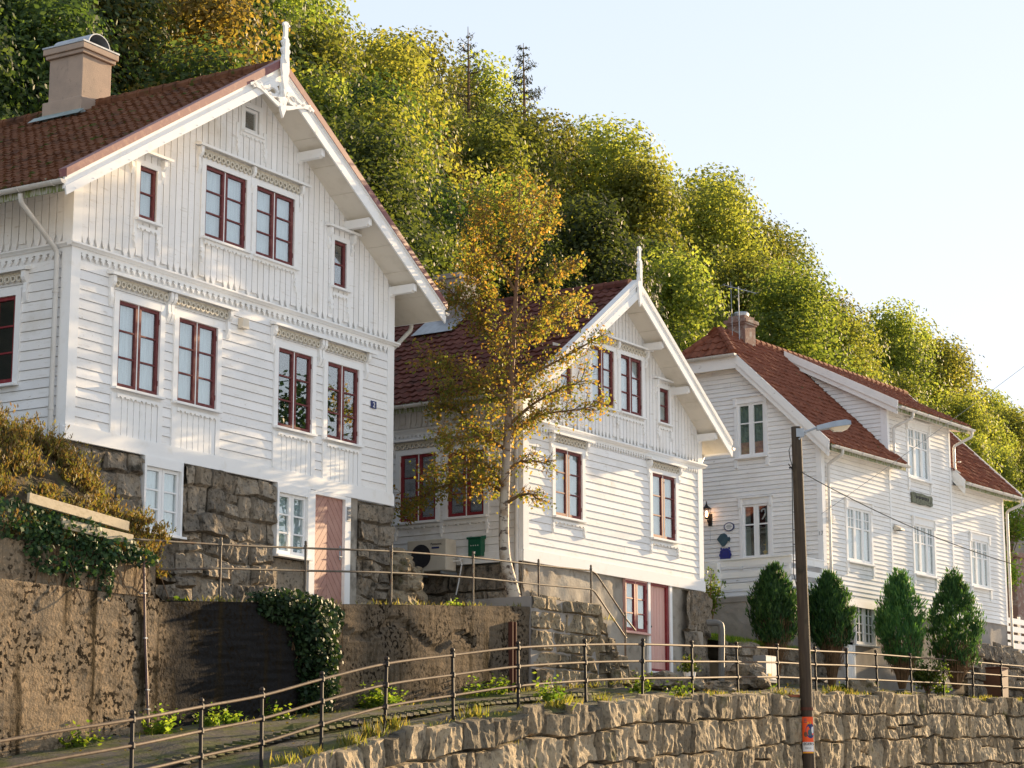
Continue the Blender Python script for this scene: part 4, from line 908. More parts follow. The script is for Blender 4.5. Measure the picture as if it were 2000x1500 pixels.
# porch
PX = -1.85
m = MB(); m.box(PX - .02, -.0, .0, 7.0, 5.62, 5.76); m.build('porch_floor', M['plaster2'], h3)
m = MB(); relief(m, lambda a, d, z: (PX - d, a, z), 0, 7, 2.9, 5.63, .03, 1.1, .15); relief(m, lambda a, d, z: (a, .0 - d, z), PX, -.0, 2.9, 5.63, .03, 1.1, .15); m.build('porch_wall', M['plaster2'], h3)
m = MB(); m.box(PX - .06, PX + .05, -.05, 7, 6.76, 6.80); m.box(PX + .05, -.04, -.06, .05, 6.76, 6.80)
for zb_, zt_ in ((6.58, 6.76), (6.27, 6.43), (5.96, 6.12)): m.box(PX - .025, PX, -.02, 7, zb_, zt_); m.box(PX, -.06, -.045, -.02, zb_, zt_)
for y in (.03, 2.2, 4.2): m.box(PX + .001, PX + .07, y, y + .07, 5.6, 6.76)
m.box(-.14, -.07, -.019, .05, 5.7, 6.76); m.build('porch_railing', M['trim'], h3)
# ------------------------------------------------------------------ lower wall, railing, path, ground
RAIL = [(-7.4, 22.5, -.75), (-6.0, 26.0, -.20), (-4.85, 28.5, .16), (-4.22, 30.3, .41), (-3.57, 31.8, .64), (-2.85, 33.3, .96), (-2.0, 35.0, 1.30), (-.98, 37.0, 1.58), (.11, 39.0, 1.85), (1.38, 41.5, 2.09), (2.57, 43.8, 2.27), (3.76, 46.3, 2.43), (4.99, 49.0, 2.61), (6.18, 51.5, 2.76),
        (7.40, 54.0, 2.88), (8.45, 56.0, 2.99), (9.55, 58.0, 3.08), (10.86, 60.3, 3.17), (12.16, 62.5, 3.26), (13.42, 64.6, 3.33), (14.75, 66.8, 3.40), (16.1, 69.0, 3.47), (17.4, 71.2, 3.55), (22, 79, 3.8)]
PTS = [Vector(p) for p in RAIL]; CUM = [0]
for a, b in zip(PTS, PTS[1:]): CUM.append(CUM[-1] + (b.xy - a.xy).length)
def along(s):
    i = 0
    while i < len(CUM) - 2 and CUM[i + 1] < s: i += 1
    t = (s - CUM[i]) / (CUM[i + 1] - CUM[i]); p = PTS[i].lerp(PTS[i + 1], t)
    def nd(k): a = PTS[max(0, k - 1)]; b = PTS[min(len(PTS) - 1, k + 1)]; return (b - a).xy.normalized()
    d = nd(i).lerp(nd(i + 1), min(1, max(0, t))).normalized(); return p, Vector((d.x, d.y, 0)), Vector((d.y, -d.x, 0))     # point, direction, outward (towards the street)
def rail_z(s): return along(s)[0].z
def Tl(s, d, z):
    p, t, n = along(s); q = p + n * (.42 + d); return (q.x, q.y, z)
wall = MB(); S0, S1 = CUM[3] + .6, CUM[-1] - .5
stones(wall, Tl, S0 - 6, S1, lambda s: rail_z(s) - .04, lambda s: rail_z(s) - 2.7, (.42, .80), (.5, 1.2), .07, .05, .05, .11, 21, (), .09, .085)
lw = tag(wall.build('stone_wall', M['stone']), 'long retaining wall of rough coursed granite blocks below the lower railing', 'stone wall')
m = MB()
for i in range(60):
    s0, s1 = S0 - 6 + (S1 - S0 + 6) * i / 60, S0 - 6 + (S1 - S0 + 6) * (i + 1) / 60
    a, b = Tl(s0, -.1, rail_z(s0) - .12), Tl(s1, -.1, rail_z(s1) - .12); m.quad(a, b, (b[0], b[1], b[2] - 2.9), (a[0], a[1], a[2] - 2.9))
m.build('wall_core', M['soil'], lw)
m = MB(); ns = 70
for i in range(ns):
    for d0, d1, k0, k1 in ((.2, 4, -2.72, -2.75), (4, 40, -2.75, -2.9)):
        s0, s1 = CUM[-1] * i / ns, CUM[-1] * (i + 1) / ns
        m.quad(*[Tl(s, d, rail_z(s) + k) for s, d, k in ((s0, d0, k0), (s1, d0, k0), (s1, d1, k1), (s0, d1, k1))])
m.quad((-90, -60, -3.6), (120, -60, -3.6), (120, 160, -3.6), (-90, 160, -3.6))
tag(m.build('street', M['street']), 'unseen street below the stone wall, paled to bounce light', kind='structure')
# the path between railing and concrete wall, then the garden strip in front of the right house
gw = lambda x: lerp([(-4, .55), (-3.2, .65), (-.1, 1.2), (4.56, 1.67), (10.9, 2.36), (12.1, 2.45), (15.7, 2.8)], x)
far = []
for i, p in enumerate(PTS):
    far.append(p)
def farpt(s):
    p, t, n = along(s); x, w_ = G.L(p.x, p.y)
    if x < 11.5: wf = -1.8; zf = gw(x + (wf - w_) * .25)
    elif x < 18: wf = lerp([(11.5, -1.8), (13, -1.5), (15, -.9), (18, -.2)], x); zf = lerp([(11.5, 2.42), (15, 2.85), (18, 3.05)], x)
    else: wf = lerp([(18, -.2), (24, -.35), (40, 2.6)], x); zf = lerp([(18, 3.05), (23, 3.3), (28, 3.65), (36, 4.0), (44, 4.2)], x)
    return Vector(G.P(x + .0, max(wf, w_ + .5), max(zf, p.z + .05)))
m = MB(); NS, NW = 150, 12
for i in range(NS + 1):
    s = CUM[-1] * i / NS; p, t, n = along(s); a = p + n * .38 - Vector((0, 0, .06)); f = farpt(s)
    for j in range(NW + 1):
        q = a.lerp(f, j / NW); bump = .05 * noise.fractal(Vector((q.x * .9, q.y * .9, 1)), .7, 2, 4) - (.10 if j == 0 else 0); m.v.append((q.x, q.y, q.z + bump))
for i in range(NS):
    for j in range(NW): k = i * (NW + 1) + j; m.f.append((k, k + 1, k + NW + 2, k + NW + 1))
tag(m.build('path', M['path'], smooth=True), 'mossy sloping path behind the lower railing', kind='structure')
m = MB()                                                        # a strip of setts along the path
for i in range(62):
    s = CUM[3] + 1 + i * .215; p, t, n = along(s); f = farpt(s); a = p + n * .38
    for j in range(2):
        q0 = a.lerp(f, .34 + .05 * j); q0.z += .012; 
        u = t * .10; v = (f - a).normalized() * .085
        b = len(m.v); dz = rnd.uniform(0, .012)
        m.add([q0 - u - v + Vector((0, 0, .0)), q0 + u - v, q0 + u + v, q0 - u + v, q0 - u * .9 - v * .9 + Vector((0, 0, .04 + dz)), q0 + u * .9 - v * .9 + Vector((0, 0, .04 + dz)), q0 + u * .9 + v * .9 + Vector((0, 0, .04 + dz)), q0 - u * .9 + v * .9 + Vector((0, 0, .04 + dz))], [(4, 5, 6, 7), (0, 1, 5, 4), (1, 2, 6, 5), (2, 3, 7, 6), (3, 0, 4, 7)])
tag(m.build('kerb_setts', M['path']), 'double row of worn stone setts along the path', kind='structure')
# lower railing
rl = thing('railing', 'long three-rail dark iron railing on top of the stone wall along the path', 'railing', RAIL[2])
ro = Vector(RAIL[2])
def post_mesh(h, rails, r=.027):
    m = MB(); pr = [(r * 1.15, -.05), (r, .1)]
    for z in rails: pr += [(r, z - .05), (r * 1.7, z - .03), (r * 1.7, z + .03), (r, z + .05)]
    pr += [(r * .9, h - .12), (r * 1.5, h - .10), (r * .8, h - .075), (r * 1.55, h - .045), (r * 1.45, h - .02), (r * .6, h)]
    m.lathe(pr, 0, 0, 8); return m
pm = post_mesh(1.15, (.36, .70, 1.03)).build('post', M['iron'], rl)
first = True; posts = RAIL[1:-1]
for p in posts:
    o = pm if first else pm.copy()
    if not first: COL.objects.link(o); o.parent = rl
    first = False; o.location = Vector(p) - ro
    o.rotation_euler = (R(rnd.uniform(-1.2, 1.2)), R(rnd.uniform(-1.2, 1.2)), 0)
def smoothpath(pts, n=6):
    P = [Vector(p) for p in pts]; out = []
    for i in range(len(P) - 1):
        a, b, c, d = P[max(0, i - 1)], P[i], P[i + 1], P[min(len(P) - 1, i + 2)]
        for k in range(n):
            t = k / n; out.append(.5 * (2 * b + (c - a) * t + (2 * a - 5 * b + 4 * c - d) * t * t + (3 * b - a - 3 * c + d) * t ** 3))
    out.append(P[-1]); return out
for z in (.36, .70, 1.03):
    m = MB(); m.tube([Vector(p) - ro + Vector((0, 0, z)) for p in smoothpath(RAIL)], .022, 8); m.build('rail', M['railpaint'], rl, smooth=True)
# ------------------------------------------------------------------ concrete terrace wall
cwall = thing('concrete_wall', 'tall stained concrete retaining wall between the path and the left house', 'retaining wall', G.P(-4, -2.0, .3), G.rz); cwall['base_z'] = .3
Tc = lambda a, d, z: (a + 4, -d, z)
top_c = lambda x: lerp([(.08, 3.34), (4.7, 3.65), (10.2, 4.05), (11.7, 4.15)], x)
m = MB(); nx, nz = 150, 34
for part, (x0, x1, tf, dd) in enumerate(((-4.0, .08, lambda x: 3.36, .10), (.081, 11.75, top_c, 0))):
    n = max(4, int((x1 - x0) / .1)); b = len(m.v)
    for j in range(nz + 1):
        for i in range(n + 1):
            x = x0 + (x1 - x0) * i / n; z0 = gw(x) - .4; z = z0 + (tf(x) - z0) * j / nz
            d = dd + .035 * noise.fractal(Vector((x * .7, z * 1.1, 3)), .8, 2, 4) + (.012 * math.sin(z * 2 * math.pi / .17) if 1 < x < 4.3 else 0)
            cr = noise.noise(Vector((x * .8, 7, 1))) * .35 + 3.15; 
            if 4.9 < x < 9.6 and abs(z - cr - .02 * x) < .085: d -= .06
            m.v.append(Tc(x, d, z))
    for j in range(nz):
        for i in range(n): k = b + j * (n + 1) + i; m.f.append((k, k + 1, k + n + 2, k + n + 1))
    for i in range(n):                                          # rough coping running back
        xa, xb = x0 + (x1 - x0) * i / n, x0 + (x1 - x0) * (i + 1) / n; m.quad(Tc(xa, dd + .0, tf(xa)), Tc(xb, dd + .0, tf(xb)), Tc(xb, -.4, tf(xb) + .02), Tc(xa, -.4, tf(xa) + .02))
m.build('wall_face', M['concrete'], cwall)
m = MB(); relief(m, lambda a, d, z: Tc(a, .0 + d, z), -4.0, .08, 3.36, 3.98, .03, 1.2, .1); m.quad(Tc(.08, 0.0, 3.3), Tc(.08, 0.0, 4.0), Tc(.08, -.35, 4.0), Tc(.08, -.35, 3.3)); m.quad(Tc(-4, .0, 3.97), Tc(.08, .0, 3.97), Tc(.08, -.35, 4.0), Tc(-4, -.35, 4.0))
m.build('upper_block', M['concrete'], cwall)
m = MB(); m.box(10.80, 10.83, .0, .10, 2.25, 3.78, Tc); m.box(10.83, 10.93, .0, .03, 2.25, 3.78, Tc); m.box(10.93, 10.96, 0, .10, 2.25, 3.78, Tc); ms = m.build('steel_channel', M['rust'], cwall); tag(ms, 'rusty red steel channel standing against the wall')
pp = thing('wall_pipe', 'thin pink plastic pipe clipped to the concrete wall, at its lit left end', 'pipe', G.P(-.42, -2.06, 1.2), G.rz)
m = MB(); m.tube([(.06, -.05, 2.78), (.06, -.06, 2.7), (.14, -.06, 1.6), (.30, -.06, .05)], .021, 8); m.build('tube', mat('pinkish_pipe', [(.17, .105, .10), ((.12, .09, .085), 5, .4, .7)], .6), pp)
m = MB()
for x, z in ((.10, 2.2), (.15, 1.5), (.24, .7), (.27, .4)): m.box(x - .032, x + .032, -.085, .03, z, z + .02)
m.build('clip', M['steel'], pp)
rv = thing('stone_revetment', 'stepped dry-stone buttress at the right end of the concrete wall, below the stair railing', 'stone wall', G.P(11.6, -2, 2.3), G.rz); rv['base_z'] = 2.3
top_r = lambda x: 4.40 if x < 14.3 else (4.05 if x < 14.75 else (3.75 if x < 15.15 else (3.42 if x < 15.55 else 3.1)))
m = MB(); stones(m, lambda a, d, z: (a - 11.6, -.06 - d, z), 11.6, 15.95, top_r, lambda a: 2.2, (.30, .46), (.45, .95), .055, .05, .06, .06, 31, (), .03, .05)
stones(m, lambda a, d, z: (15.95 - 11.6 + d, a + .05, z), -.0, 1.6, lambda a: 3.1, lambda a: 2.3, (.34, .46), (.4, .7), .08, .05, .06, .06, 32); m.build('blocks', M['stone'], rv)
m = MB()
for x0, x1, z in ((11.6, 14.3, 4.36), (14.3, 14.75, 4.02), (14.75, 15.15, 3.72), (15.15, 15.55, 3.39), (15.55, 15.95, 3.07)): m.box(x0 - 11.6, x1 - 11.6, -.04, 1.5, 2.2, z)
m.build('stair_steps', M['plaster2'], rv)
# terrace ground + upper railing
def Gp(x, w_, z): return G.P(x, w_, z)
m = MB(); xs = [-14, -9, -4, 0, .5, 4.7, 10.2, 11.75, 14.3]
for a, b in zip(xs, xs[1:]):
    za, zb_ = top_c(a) + (0 if a > .1 else .3), top_c(b) + (0 if b > .1 else .3)
    m.quad(Gp(a, -1.85, za - .03), Gp(b, -1.85, zb_ - .03), Gp(b, 14, zb_ + .25), Gp(a, 14, za + .25))
m.quad(Gp(14.3, -.9, 4.3), Gp(24, -.2, 4.0), Gp(24, 14, 4.8), Gp(14.3, 14, 4.6)) if False else None
tag(m.build('terrace_ground', M['soil']), 'bare terrace ground in front of the houses', kind='structure')
ur = thing('railing', 'two-rail galvanised tube railing on the concrete wall, bending down a stair at its right end', 'railing', G.P(-.4, -1.8, 3.5), G.rz)
UP = [(-.38, 4.30, 3.3), (1.95, 4.45, 3.45), (4.31, 4.63, 3.6), (6.97, 4.84, 3.8), (9.81, 5.0, 4.02), (12.34, 5.09, 4.15), (14.55, 5.18, 4.3), (16.07, 4.28, 3.2)]
ux = lambda x: x + .38
for i, (x, zt_, zb_) in enumerate(UP):
    if i == 0: continue
    m = MB(); m.lathe([(.022, zb_ - 3.55), (.022, zt_ - 3.5 - .04), (.03, zt_ - 3.5 - .03), (.03, zt_ - 3.47), (.02, zt_ - 3.46), (.026, zt_ - 3.43), (.022, zt_ - 3.40), (.008, zt_ - 3.39)], ux(x), 0, 8); m.build('post', M['galv'], ur)
def rail2(off):
    P = [Vector((ux(x), 0, zt_ - 3.5 - (off if i else off * .9) + (0 if i < 7 else 0))) for i, (x, zt_, zb_) in enumerate(UP)]
    return P
P = rail2(.02); m = MB(); m.tube(smoothpath(P[:7], 5) + [Vector((ux(14.75), 0, 1.62)), Vector((ux(14.95), 0, 1.50)), P[7], Vector((ux(16.45), -.05, .50))], .019, 8); m.build('rail', M['galv'], ur, smooth=True)
P = rail2(.42); m = MB(); m.tube([Vector((ux(.45), 0, P[0].z - .05))] + smoothpath(P[1:7], 5) + [Vector((ux(14.7), 0, 1.22)), Vector((ux(14.95), 0, 1.06)), P[7] + Vector((.05, 0, -.05))], .019, 8); m.build('rail', M['galv'], ur, smooth=True)
# rubble wall between the middle and right house, grass slope, boulders
rb = thing('rubble_wall', 'low mossy rubble wall between the pink door and the first cypress', 'stone wall', H3F.P(-6.6, -.6, 3.0), H3F.rz); rb['base_z'] = 3.0
m = MB(); stones(m, lambda a, d, z: (a + 6.6, -d, z), -6.6, -1.2, lambda a: 4.22, lambda a: 2.9, (.3, .5), (.4, .8), .06, .06, .07, .06, 41, (), .06, .08); m.build('blocks', M['stone_dark'], rb)
m = MB(); n = 14
for i in range(n):
    for j in range(6):
        def q(i, j): x = -6.6 + 5.0 * i / n; w_ = -.6 + 6 * j / 6; return H3F.P(x, w_, 4.2 + .17 * (w_ + .6) - .02 * (x + 6.6) + .05 * noise.noise(Vector((x, w_, 2))))
        m.quad(q(i, j), q(i + 1, j), q(i + 1, j + 1), q(i, j + 1))
tag(m.build('grass_slope', M['grassg'], smooth=True), 'small grass slope under the porch wall', kind='structure')
def boulder(name, loc, size, label, seed, mt='stone_dark', group=None):
    bm_ = MB(); n, k = 18, 12
    for j in range(k + 1):
        for i in range(n):
            th = math.pi * j / k; ph = 2 * math.pi * i / n; v = Vector((math.sin(th) * math.cos(ph), math.sin(th) * math.sin(ph), math.cos(th)))
            r = 1 + .35 * noise.fractal(v * 1.3 + Vector((seed, 0, 0)), .8, 2, 4); sq = 1 / max(abs(v.x), abs(v.y), abs(v.z)) ** .45
            bm_.v.append(tuple(v.x * r * sq * size[0] for _ in (0,)) + (v.y * r * sq * size[1], v.z * r * sq * size[2]))
    for j in range(k):
        for i in range(n): i2 = (i + 1) % n; bm_.f.append((j * n + i, j * n + i2, (j + 1) * n + i2, (j + 1) * n + i))
    o = bm_.build(name, M[mt]); o.location = loc; o.rotation_euler = (0, 0, seed); return tag(o, label, 'boulder', group)
# things are placed from the photo by eye: a pixel and a distance give a ground point
def at(u, v, Y):
    x = (u - 1000) / F_PX; y = (750 - v) / F_PX; r = (x, CC - y * SS, SS + y * CC); t = Y / r[1]; return Vector((r[0] * t, Y, r[2] * t))
boulder('boulder', at(1455, 1322, 52.4), (.55, .5, .36), 'large mossy boulder beside the grey cabinet', 2.3)
boulder('boulder', at(1290, 1330, 47.9), (.42, .32, .18), 'flat step stone under the pink basement door', 5.1)
boulder('boulder', at(1345, 1336, 48.6), (.36, .30, .15), 'flat rubble stone below the potted yellow flowers', 8.2)
boulder('boulder', at(1405, 1345, 49.8), (.40, .32, .16), 'low rubble stone in front of the grey drain pipe', 3.7)
boulder('boulder', at(1685, 1345, 57.6), (.38, .35, .22), 'garden stone between the second and third cypress', 6.4, 'stone')
for i, (u, v, s_) in enumerate([(776, 1104, .24), (788, 1100, .22), (776, 1128, .25), (796, 1140, .24), (772, 1155, .26), (800, 1168, .30), (784, 1176, .3), (770, 1090, .24), (806, 1122, .2)]):
    boulder('boulder', at(u, v, 44.2 + .3 * (i % 3)), (s_ * 1.2, s_, s_ * .8), 'mossy stone heaped up between the left and middle house', i * 1.7 + .3, 'stone', 'stones heaped between the two houses')
# left bank: earth, boards
m = MB(); n1, n2 = 40, 24
def bankz(x, w_):
    ztop = lerp([(-4.5, 6.0), (-2.5, 5.95), (-1.2, 5.85), (-.3, 5.5), (.4, 4.55), (.75, 3.7)], x); t = min(1, max(0, (w_ + 1.95) / 1.5)); t = t * t * (3 - 2 * t); return 3.98 + (ztop - 3.98) * t if x < .1 else 3.7 + (ztop - 3.7) * t
for i in range(n1 + 1):
    for j in range(n2 + 1):
        x = -12 + 12.75 * i / n1; w_ = -1.95 + 9 * (j / n2) ** 1.6; z = bankz(x, w_) + .08 * noise.fractal(Vector((x * 1.5, w_ * 1.5, 4)), .8, 2, 4); m.v.append(G.P(x, min(w_, 40) if x < -.05 else min(w_, -.06), z))
for i in range(n1):
    for j in range(n2): k = i * (n2 + 1) + j; m.f.append((k, k + 1, k + n2 + 2, k + n2 + 1))
tag(m.build('earth_bank', M['soil'], smooth=True), 'earth bank beside the left house', kind='structure')
for (u0, v0, u1, v1, Y0, Y1, h, lb) in ((55, 972, 250, 1028, 32.3, 34.3, .15, 'upper pale timber board of the two, edging the heather bank'), (120, 1022, 258, 1054, 32.9, 34.3, .15, 'lower pale timber board of the two, half hidden by ivy')):
    a = at(u0, v0, Y0); b = at(u1, v1, Y1); bd = thing('edging_board', lb, 'board', a); m = MB(); m.beam((0, 0, 0), b - a, .05, h); m.build('board', M['timber'], bd, bevel=.006)
# hillside
def hillz(x, w_):
    g = lerp([(-30, 4.2), (0, 4.3), (30, 5), (60, 6), (160, 7)], x)
    k = lerp([(-30, .8), (10, .72), (30, .62), (70, .56), (95, .42), (130, .30), (170, .2)], x)
    return g + k * max(0, min(w_ - 9, 22)) + .25 * k * max(0, w_ - 31) + .6 * noise.noise(Vector((x * .1, w_ * .1, 3)))
m = MB(); n1, n2 = 70, 26
for i in range(n1 + 1):
    for j in range(n2 + 1): x = -45 + 230 * i / n1; w_ = 6.5 + 80 * (j / n2) ** 1.3; m.v.append(G.P(x, w_, hillz(x, w_) - (.3 if j == 0 else 0)))
for i in range(n1):
    for j in range(n2): k = i * (n2 + 1) + j; m.f.append((k, k + 1, k + n2 + 2, k + n2 + 1))
tag(m.build('hillside', M['forest'], smooth=True), 'wooded hillside behind the houses', kind='structure')
m = MB(); m.quad(G.P(14.2, .5, 4.25), G.P(26, 1, 4.2), G.P(26, 9, 4.9), G.P(14.2, 9, 4.6)); m.quad(G.P(26, .2, 3.9), G.P(90, 6, 5.2), G.P(90, 14, 6.2), G.P(26, 9, 4.9)); tag(m.build('garden_ground', M['grassg']), 'ground around the right house', kind='structure')

# ------------------------------------------------------------------ leaves
def leaves(name, C, size, matn, parent=None, seed=0, up=.35, outward=None, aspect=.62, dirs=None, loc=None, ow=1.4):
    """one mesh of leaf-shaped quads at points C (n,3)"""
    g = np.random.default_rng(seed); n = len(C); C = np.asarray(C, float)
    nr = g.normal(size=(n, 3)); nr[:, 2] += up * 2
    if outward is not None: nr += np.asarray(outward) * ow
    nr /= np.linalg.norm(nr, axis=1)[:, None]
    t = g.normal(size=(n, 3)) if dirs is None else np.asarray(dirs, float)
    if dirs is None: t -= nr * (t * nr).sum(1)[:, None]
    t /= np.linalg.norm(t, axis=1)[:, None] + 1e-9
    b = np.cross(nr, t); b /= np.linalg.norm(b, axis=1)[:, None] + 1e-9
    s = (np.asarray(size) if np.ndim(size) else np.full(n, size)) * g.uniform(.65, 1.3, n)
    L = t * (s * .5)[:, None]; Wd = b * (s * .5 * aspect)[:, None]
    V = np.empty((n, 4, 3)); V[:, 0] = C - L; V[:, 1] = C + Wd - L * .1; V[:, 2] = C + L; V[:, 3] = C - Wd - L * .1
    me = bpy.data.meshes.new(name); me.vertices.add(n * 4); me.vertices.foreach_set('co', V.ravel().astype(np.float32))
    me.loops.add(n * 4); me.loops.foreach_set('vertex_index', np.arange(n * 4, dtype=np.int32)); me.polygons.add(n)
    me.polygons.foreach_set('loop_start', np.arange(0, n * 4, 4, dtype=np.int32)); me.polygons.foreach_set('loop_total', np.full(n, 4, dtype=np.int32))
    me.update(calc_edges=True); me.materials.append(M[matn]); o = bpy.data.objects.new(name, me); COL.objects.link(o)
    if parent: o.parent = parent
    return o
def tree_proto(name, H, Rc, clusters, per, leaf, matn, seed, crown0=.22, shape='broad', barkn='bark', droop=0):
    g = random.Random(seed); ng = np.random.default_rng(seed)
    t = thing(name, 'x', 'tree', (0, 0, -60)); m = MB(); path = []; x = y = 0; OO_ = []
    for i in range(9):
        z = H * .93 * i / 8; path.append(Vector((x, y, z - (.6 if i == 0 else 0)))); x += g.uniform(-.03, .03) * H * .3; y += g.uniform(-.03, .03) * H * .3
    r0 = .016 * H; m.tube(path, [max(.02, r0 * (1 - i / 8.5) * (1.3 if i == 0 else 1)) for i in range(9)], 8)
    def tp(z): k = min(7.99, max(0, z / (H * .93) * 8)); i = int(k); return path[i].lerp(path[i + 1], k - i)
    CC_ = []
    for c in range(clusters):
        h = crown0 + (1 - crown0) * ((c + .5) / clusters); h = min(.985, h + g.uniform(-.04, .04)); hh = (h - crown0) / (1 - crown0)
        if shape == 'broad': rad = Rc * ((.55 + hh * 1.5) if hh < .3 else (1 - ((hh - .3) / .7) ** 1.35) ** .9 + .03)
        elif shape == 'slender': rad = Rc * (1 - hh) ** .55 * min(1, .45 + hh * 3)
        else: rad = Rc * (1.02 - hh)
        ang = c * 2.399 + g.uniform(-.5, .5); rr_ = rad * g.uniform(.35, 1.0) ** .6 * g.uniform(.68, 1.28)
        p0 = tp(H * max(.1, h - .12 - .10 * g.random())); p1 = Vector((p0.x + rr_ * math.cos(ang), p0.y + rr_ * math.sin(ang), H * h - droop * rr_ - .10 * rr_))
        if c % 2 == 0:
            mid = p0.lerp(p1, .55) + Vector((0, 0, .05 * H * .4)); q = max(.012, r0 * .32 * (1 - h * .7)); m.tube([p0, mid, p1], [q, q * .6, q * .2], 5, False)
        cr = g.uniform(.6, 1.15) * (.098 * H if shape == 'broad' else .075 * H)
        n = int(per * g.uniform(.6, 1.3)); d = ng.normal(size=(n, 3)); d /= np.linalg.norm(d, axis=1)[:, None]; rad_ = cr * ng.uniform(.25, 1, n) ** .55
        pts = d * rad_[:, None] * np.array([1.15, 1.15, .72]) + np.array(p1); 
        pts[:, 2] -= droop * .6 * np.abs(ng.normal(size=n)) * cr
        CC_.append(pts); OO_.append(d + np.array([math.cos(ang), math.sin(ang), .5]) * .6)
    m.build('trunk', M[barkn], t); leaves('crown', np.concatenate(CC_), leaf, matn, t, seed, .2, np.concatenate(OO_), ow=1.5); return t
TREES = dict(
    maple=tree_proto('leafy_tree', 14, 3.7, 120, 260, .17, 'lf_dark', 1), maple2=tree_proto('leafy_tree', 13, 3.3, 108, 255, .165, 'lf_dark', 2),
    ash=tree_proto('leafy_tree', 13.5, 3.3, 116, 250, .16, 'lf_mid', 3), ash2=tree_proto('leafy_tree', 12.5, 3.0, 104, 250, .155, 'lf_mid', 4, .15),
    gold=tree_proto('leafy_tree', 12, 3.0, 110, 200, .14, 'lf_gold', 5, .15, 'slender'), gold2=tree_proto('leafy_tree', 10.5, 3.6, 108, 220, .14, 'lf_gold', 6, .18))
SKY = [(-300, -400), (480, -150), (640, -40), (700, 5), (760, 20), (830, 118), (870, 135), (915, 105), (1000, 172), (1060, 230), (1130, 268), (1200, 292), (1265, 272), (1330, 320), (1440, 398), (1500, 470), (1560, 522), (1640, 600), (1690, 640), (1740, 622), (1830, 690), (1900, 755), (1960, 805), (2000, 850), (2100, 935), (2300, 1100)]
used = set(); ntree = 0
def zone(px):
    for lim, s_ in ((250, 'behind the chimney of the left house'), (480, 'behind the ridge of the left house'), (880, 'between the left and middle house'), (1250, 'behind the birch and the middle house'), (1560, 'behind the chimney of the right house'), (1780, 'behind the dormer of the right house')):
        if px < lim: return s_
    return 'at the far right end of the hillside'
kindname = dict(maple='dark green broad-leaved tree', ash='yellow-green leafy tree', gold='golden brown autumn tree')
def plant(kind, x, w_, sc):
    global ntree
    p0 = TREES[kind]; z = hillz(x, w_); P = G.P(x, w_, z - .3); H = {'maple': 14, 'maple2': 13, 'ash': 13.5, 'ash2': 12.5, 'gold': 12, 'gold2': 10.5}[kind]
    u, v = project(P)
    if not -260 < u < 2260: return
    # keep every crown under the photographed skyline
    for _ in range(14):
        ut, vt = project((P[0], P[1], P[2] + H * sc * .97)); lim = lerp(SKY, ut); wid = F_PX * 2.4 * sc / P[1]
        lim = max(lim, min(lerp(SKY, ut - wid * .35), 5000) - 70, lerp(SKY, ut + wid * .5) - 85)
        if vt >= lim - 4: break
        sc *= .94
    if sc < .42: return
    kn = kind.rstrip('2'); lb = '%s on the hill %s' % (kindname[kn], zone(ut)); gp = '%ss %s' % (kindname[kn], zone(ut))
    s3 = (sc * rnd.uniform(.92, 1.1), sc * rnd.uniform(.92, 1.1), sc); rz = rnd.uniform(0, 6.28)
    if kind in used: r = dup(p0, P, rz, s3, lb, gp)
    else: used.add(kind); r = p0; r.location = P; r.rotation_euler = (0, 0, rz); r.scale = s3; r['label'] = lb; r['group'] = gp
    ntree += 1
for row, (w_, sp) in enumerate(((11, 4.3), (14, 4.3), (17.2, 4.4), (20.8, 4.5), (24.5, 4.6), (28.5, 4.8), (33, 5.4))):
    x = -34 + row * 1.7
    while x < 128:
        jx, jw = x + rnd.uniform(-1.2, 1.2), w_ + rnd.uniform(-1.2, 1.2)
        q = rnd.random() * .7 + .14 - (jx - 26) / 60
        kind = ('maple' if q > .52 else 'maple2') if q > .38 else (('ash' if rnd.random() < .5 else 'ash2') if rnd.random() < .87 else ('gold' if rnd.random() < .5 else 'gold2'))
        if row == 0 and -22 < jx < -12: kind = 'gold2'
        if not (row == 0 and jx < 10 and False): plant(kind, jx, jw, rnd.uniform(.85, 1.15) if row < 3 else rnd.uniform(1.1, 1.45))
        x += sp * rnd.uniform(.85, 1.2) * (1 if x < 60 else 1.25)
plant('gold', 18.7, 13, 1.35); plant('gold2', 21.2, 13.5, 1.3); plant('gold', 16.4, 14.2, 1.2)
print('trees', ntree)
# spruces on the skyline
def spruce(u, v, Y, H, lb, seed, full=1.):
    g = random.Random(seed); ng = np.random.default_rng(seed); top = at(u, v, Y); t = thing('spruce_tree', lb, 'tree', top - Vector((0, 0, H))); m = MB(); m.tube([(0, 0, 0), (.05, 0, H * .5), (0, 0, H)], [.10, .07, .012], 6); CC_ = []; DD = []
    z = H * .3
    while z < H - .15:
        L = (H - z) * .30 * g.uniform(.6, 1.15) + .22
        for k in range(g.randint(3, 4)):
            a = g.uniform(0, 6.28); d = Vector((math.cos(a), math.sin(a), g.uniform(-.05, .55))); e = Vector((0, 0, z)) + d * L + Vector((0, 0, L * .15)); m.tube([(0, 0, z), Vector((0, 0, z)) + d * L * .5 - Vector((0, 0, .06 * L)), e], [.022, .016, .006], 4, False)
            n = int(46 * L * full)
            for i in range(n):
                q = Vector((0, 0, z)).lerp(e, g.uniform(.15, 1)); CC_.append(q + Vector((g.gauss(0, .05), g.gauss(0, .05), g.gauss(-.06, .07)))); DD.append((d.x * .6 + g.gauss(0, .4), d.y * .6 + g.gauss(0, .4), -.7))
        z += .34
    m.build('trunk', M['twig'], t); leaves('needles', np.array([tuple(c) for c in CC_]), .16, 'lf_spruce', t, seed, 0, None, .3, DD)
spruce(1022, 84, 94, 6.2, 'thin sparse spruce standing alone on the skyline, the right one of the two', 3)
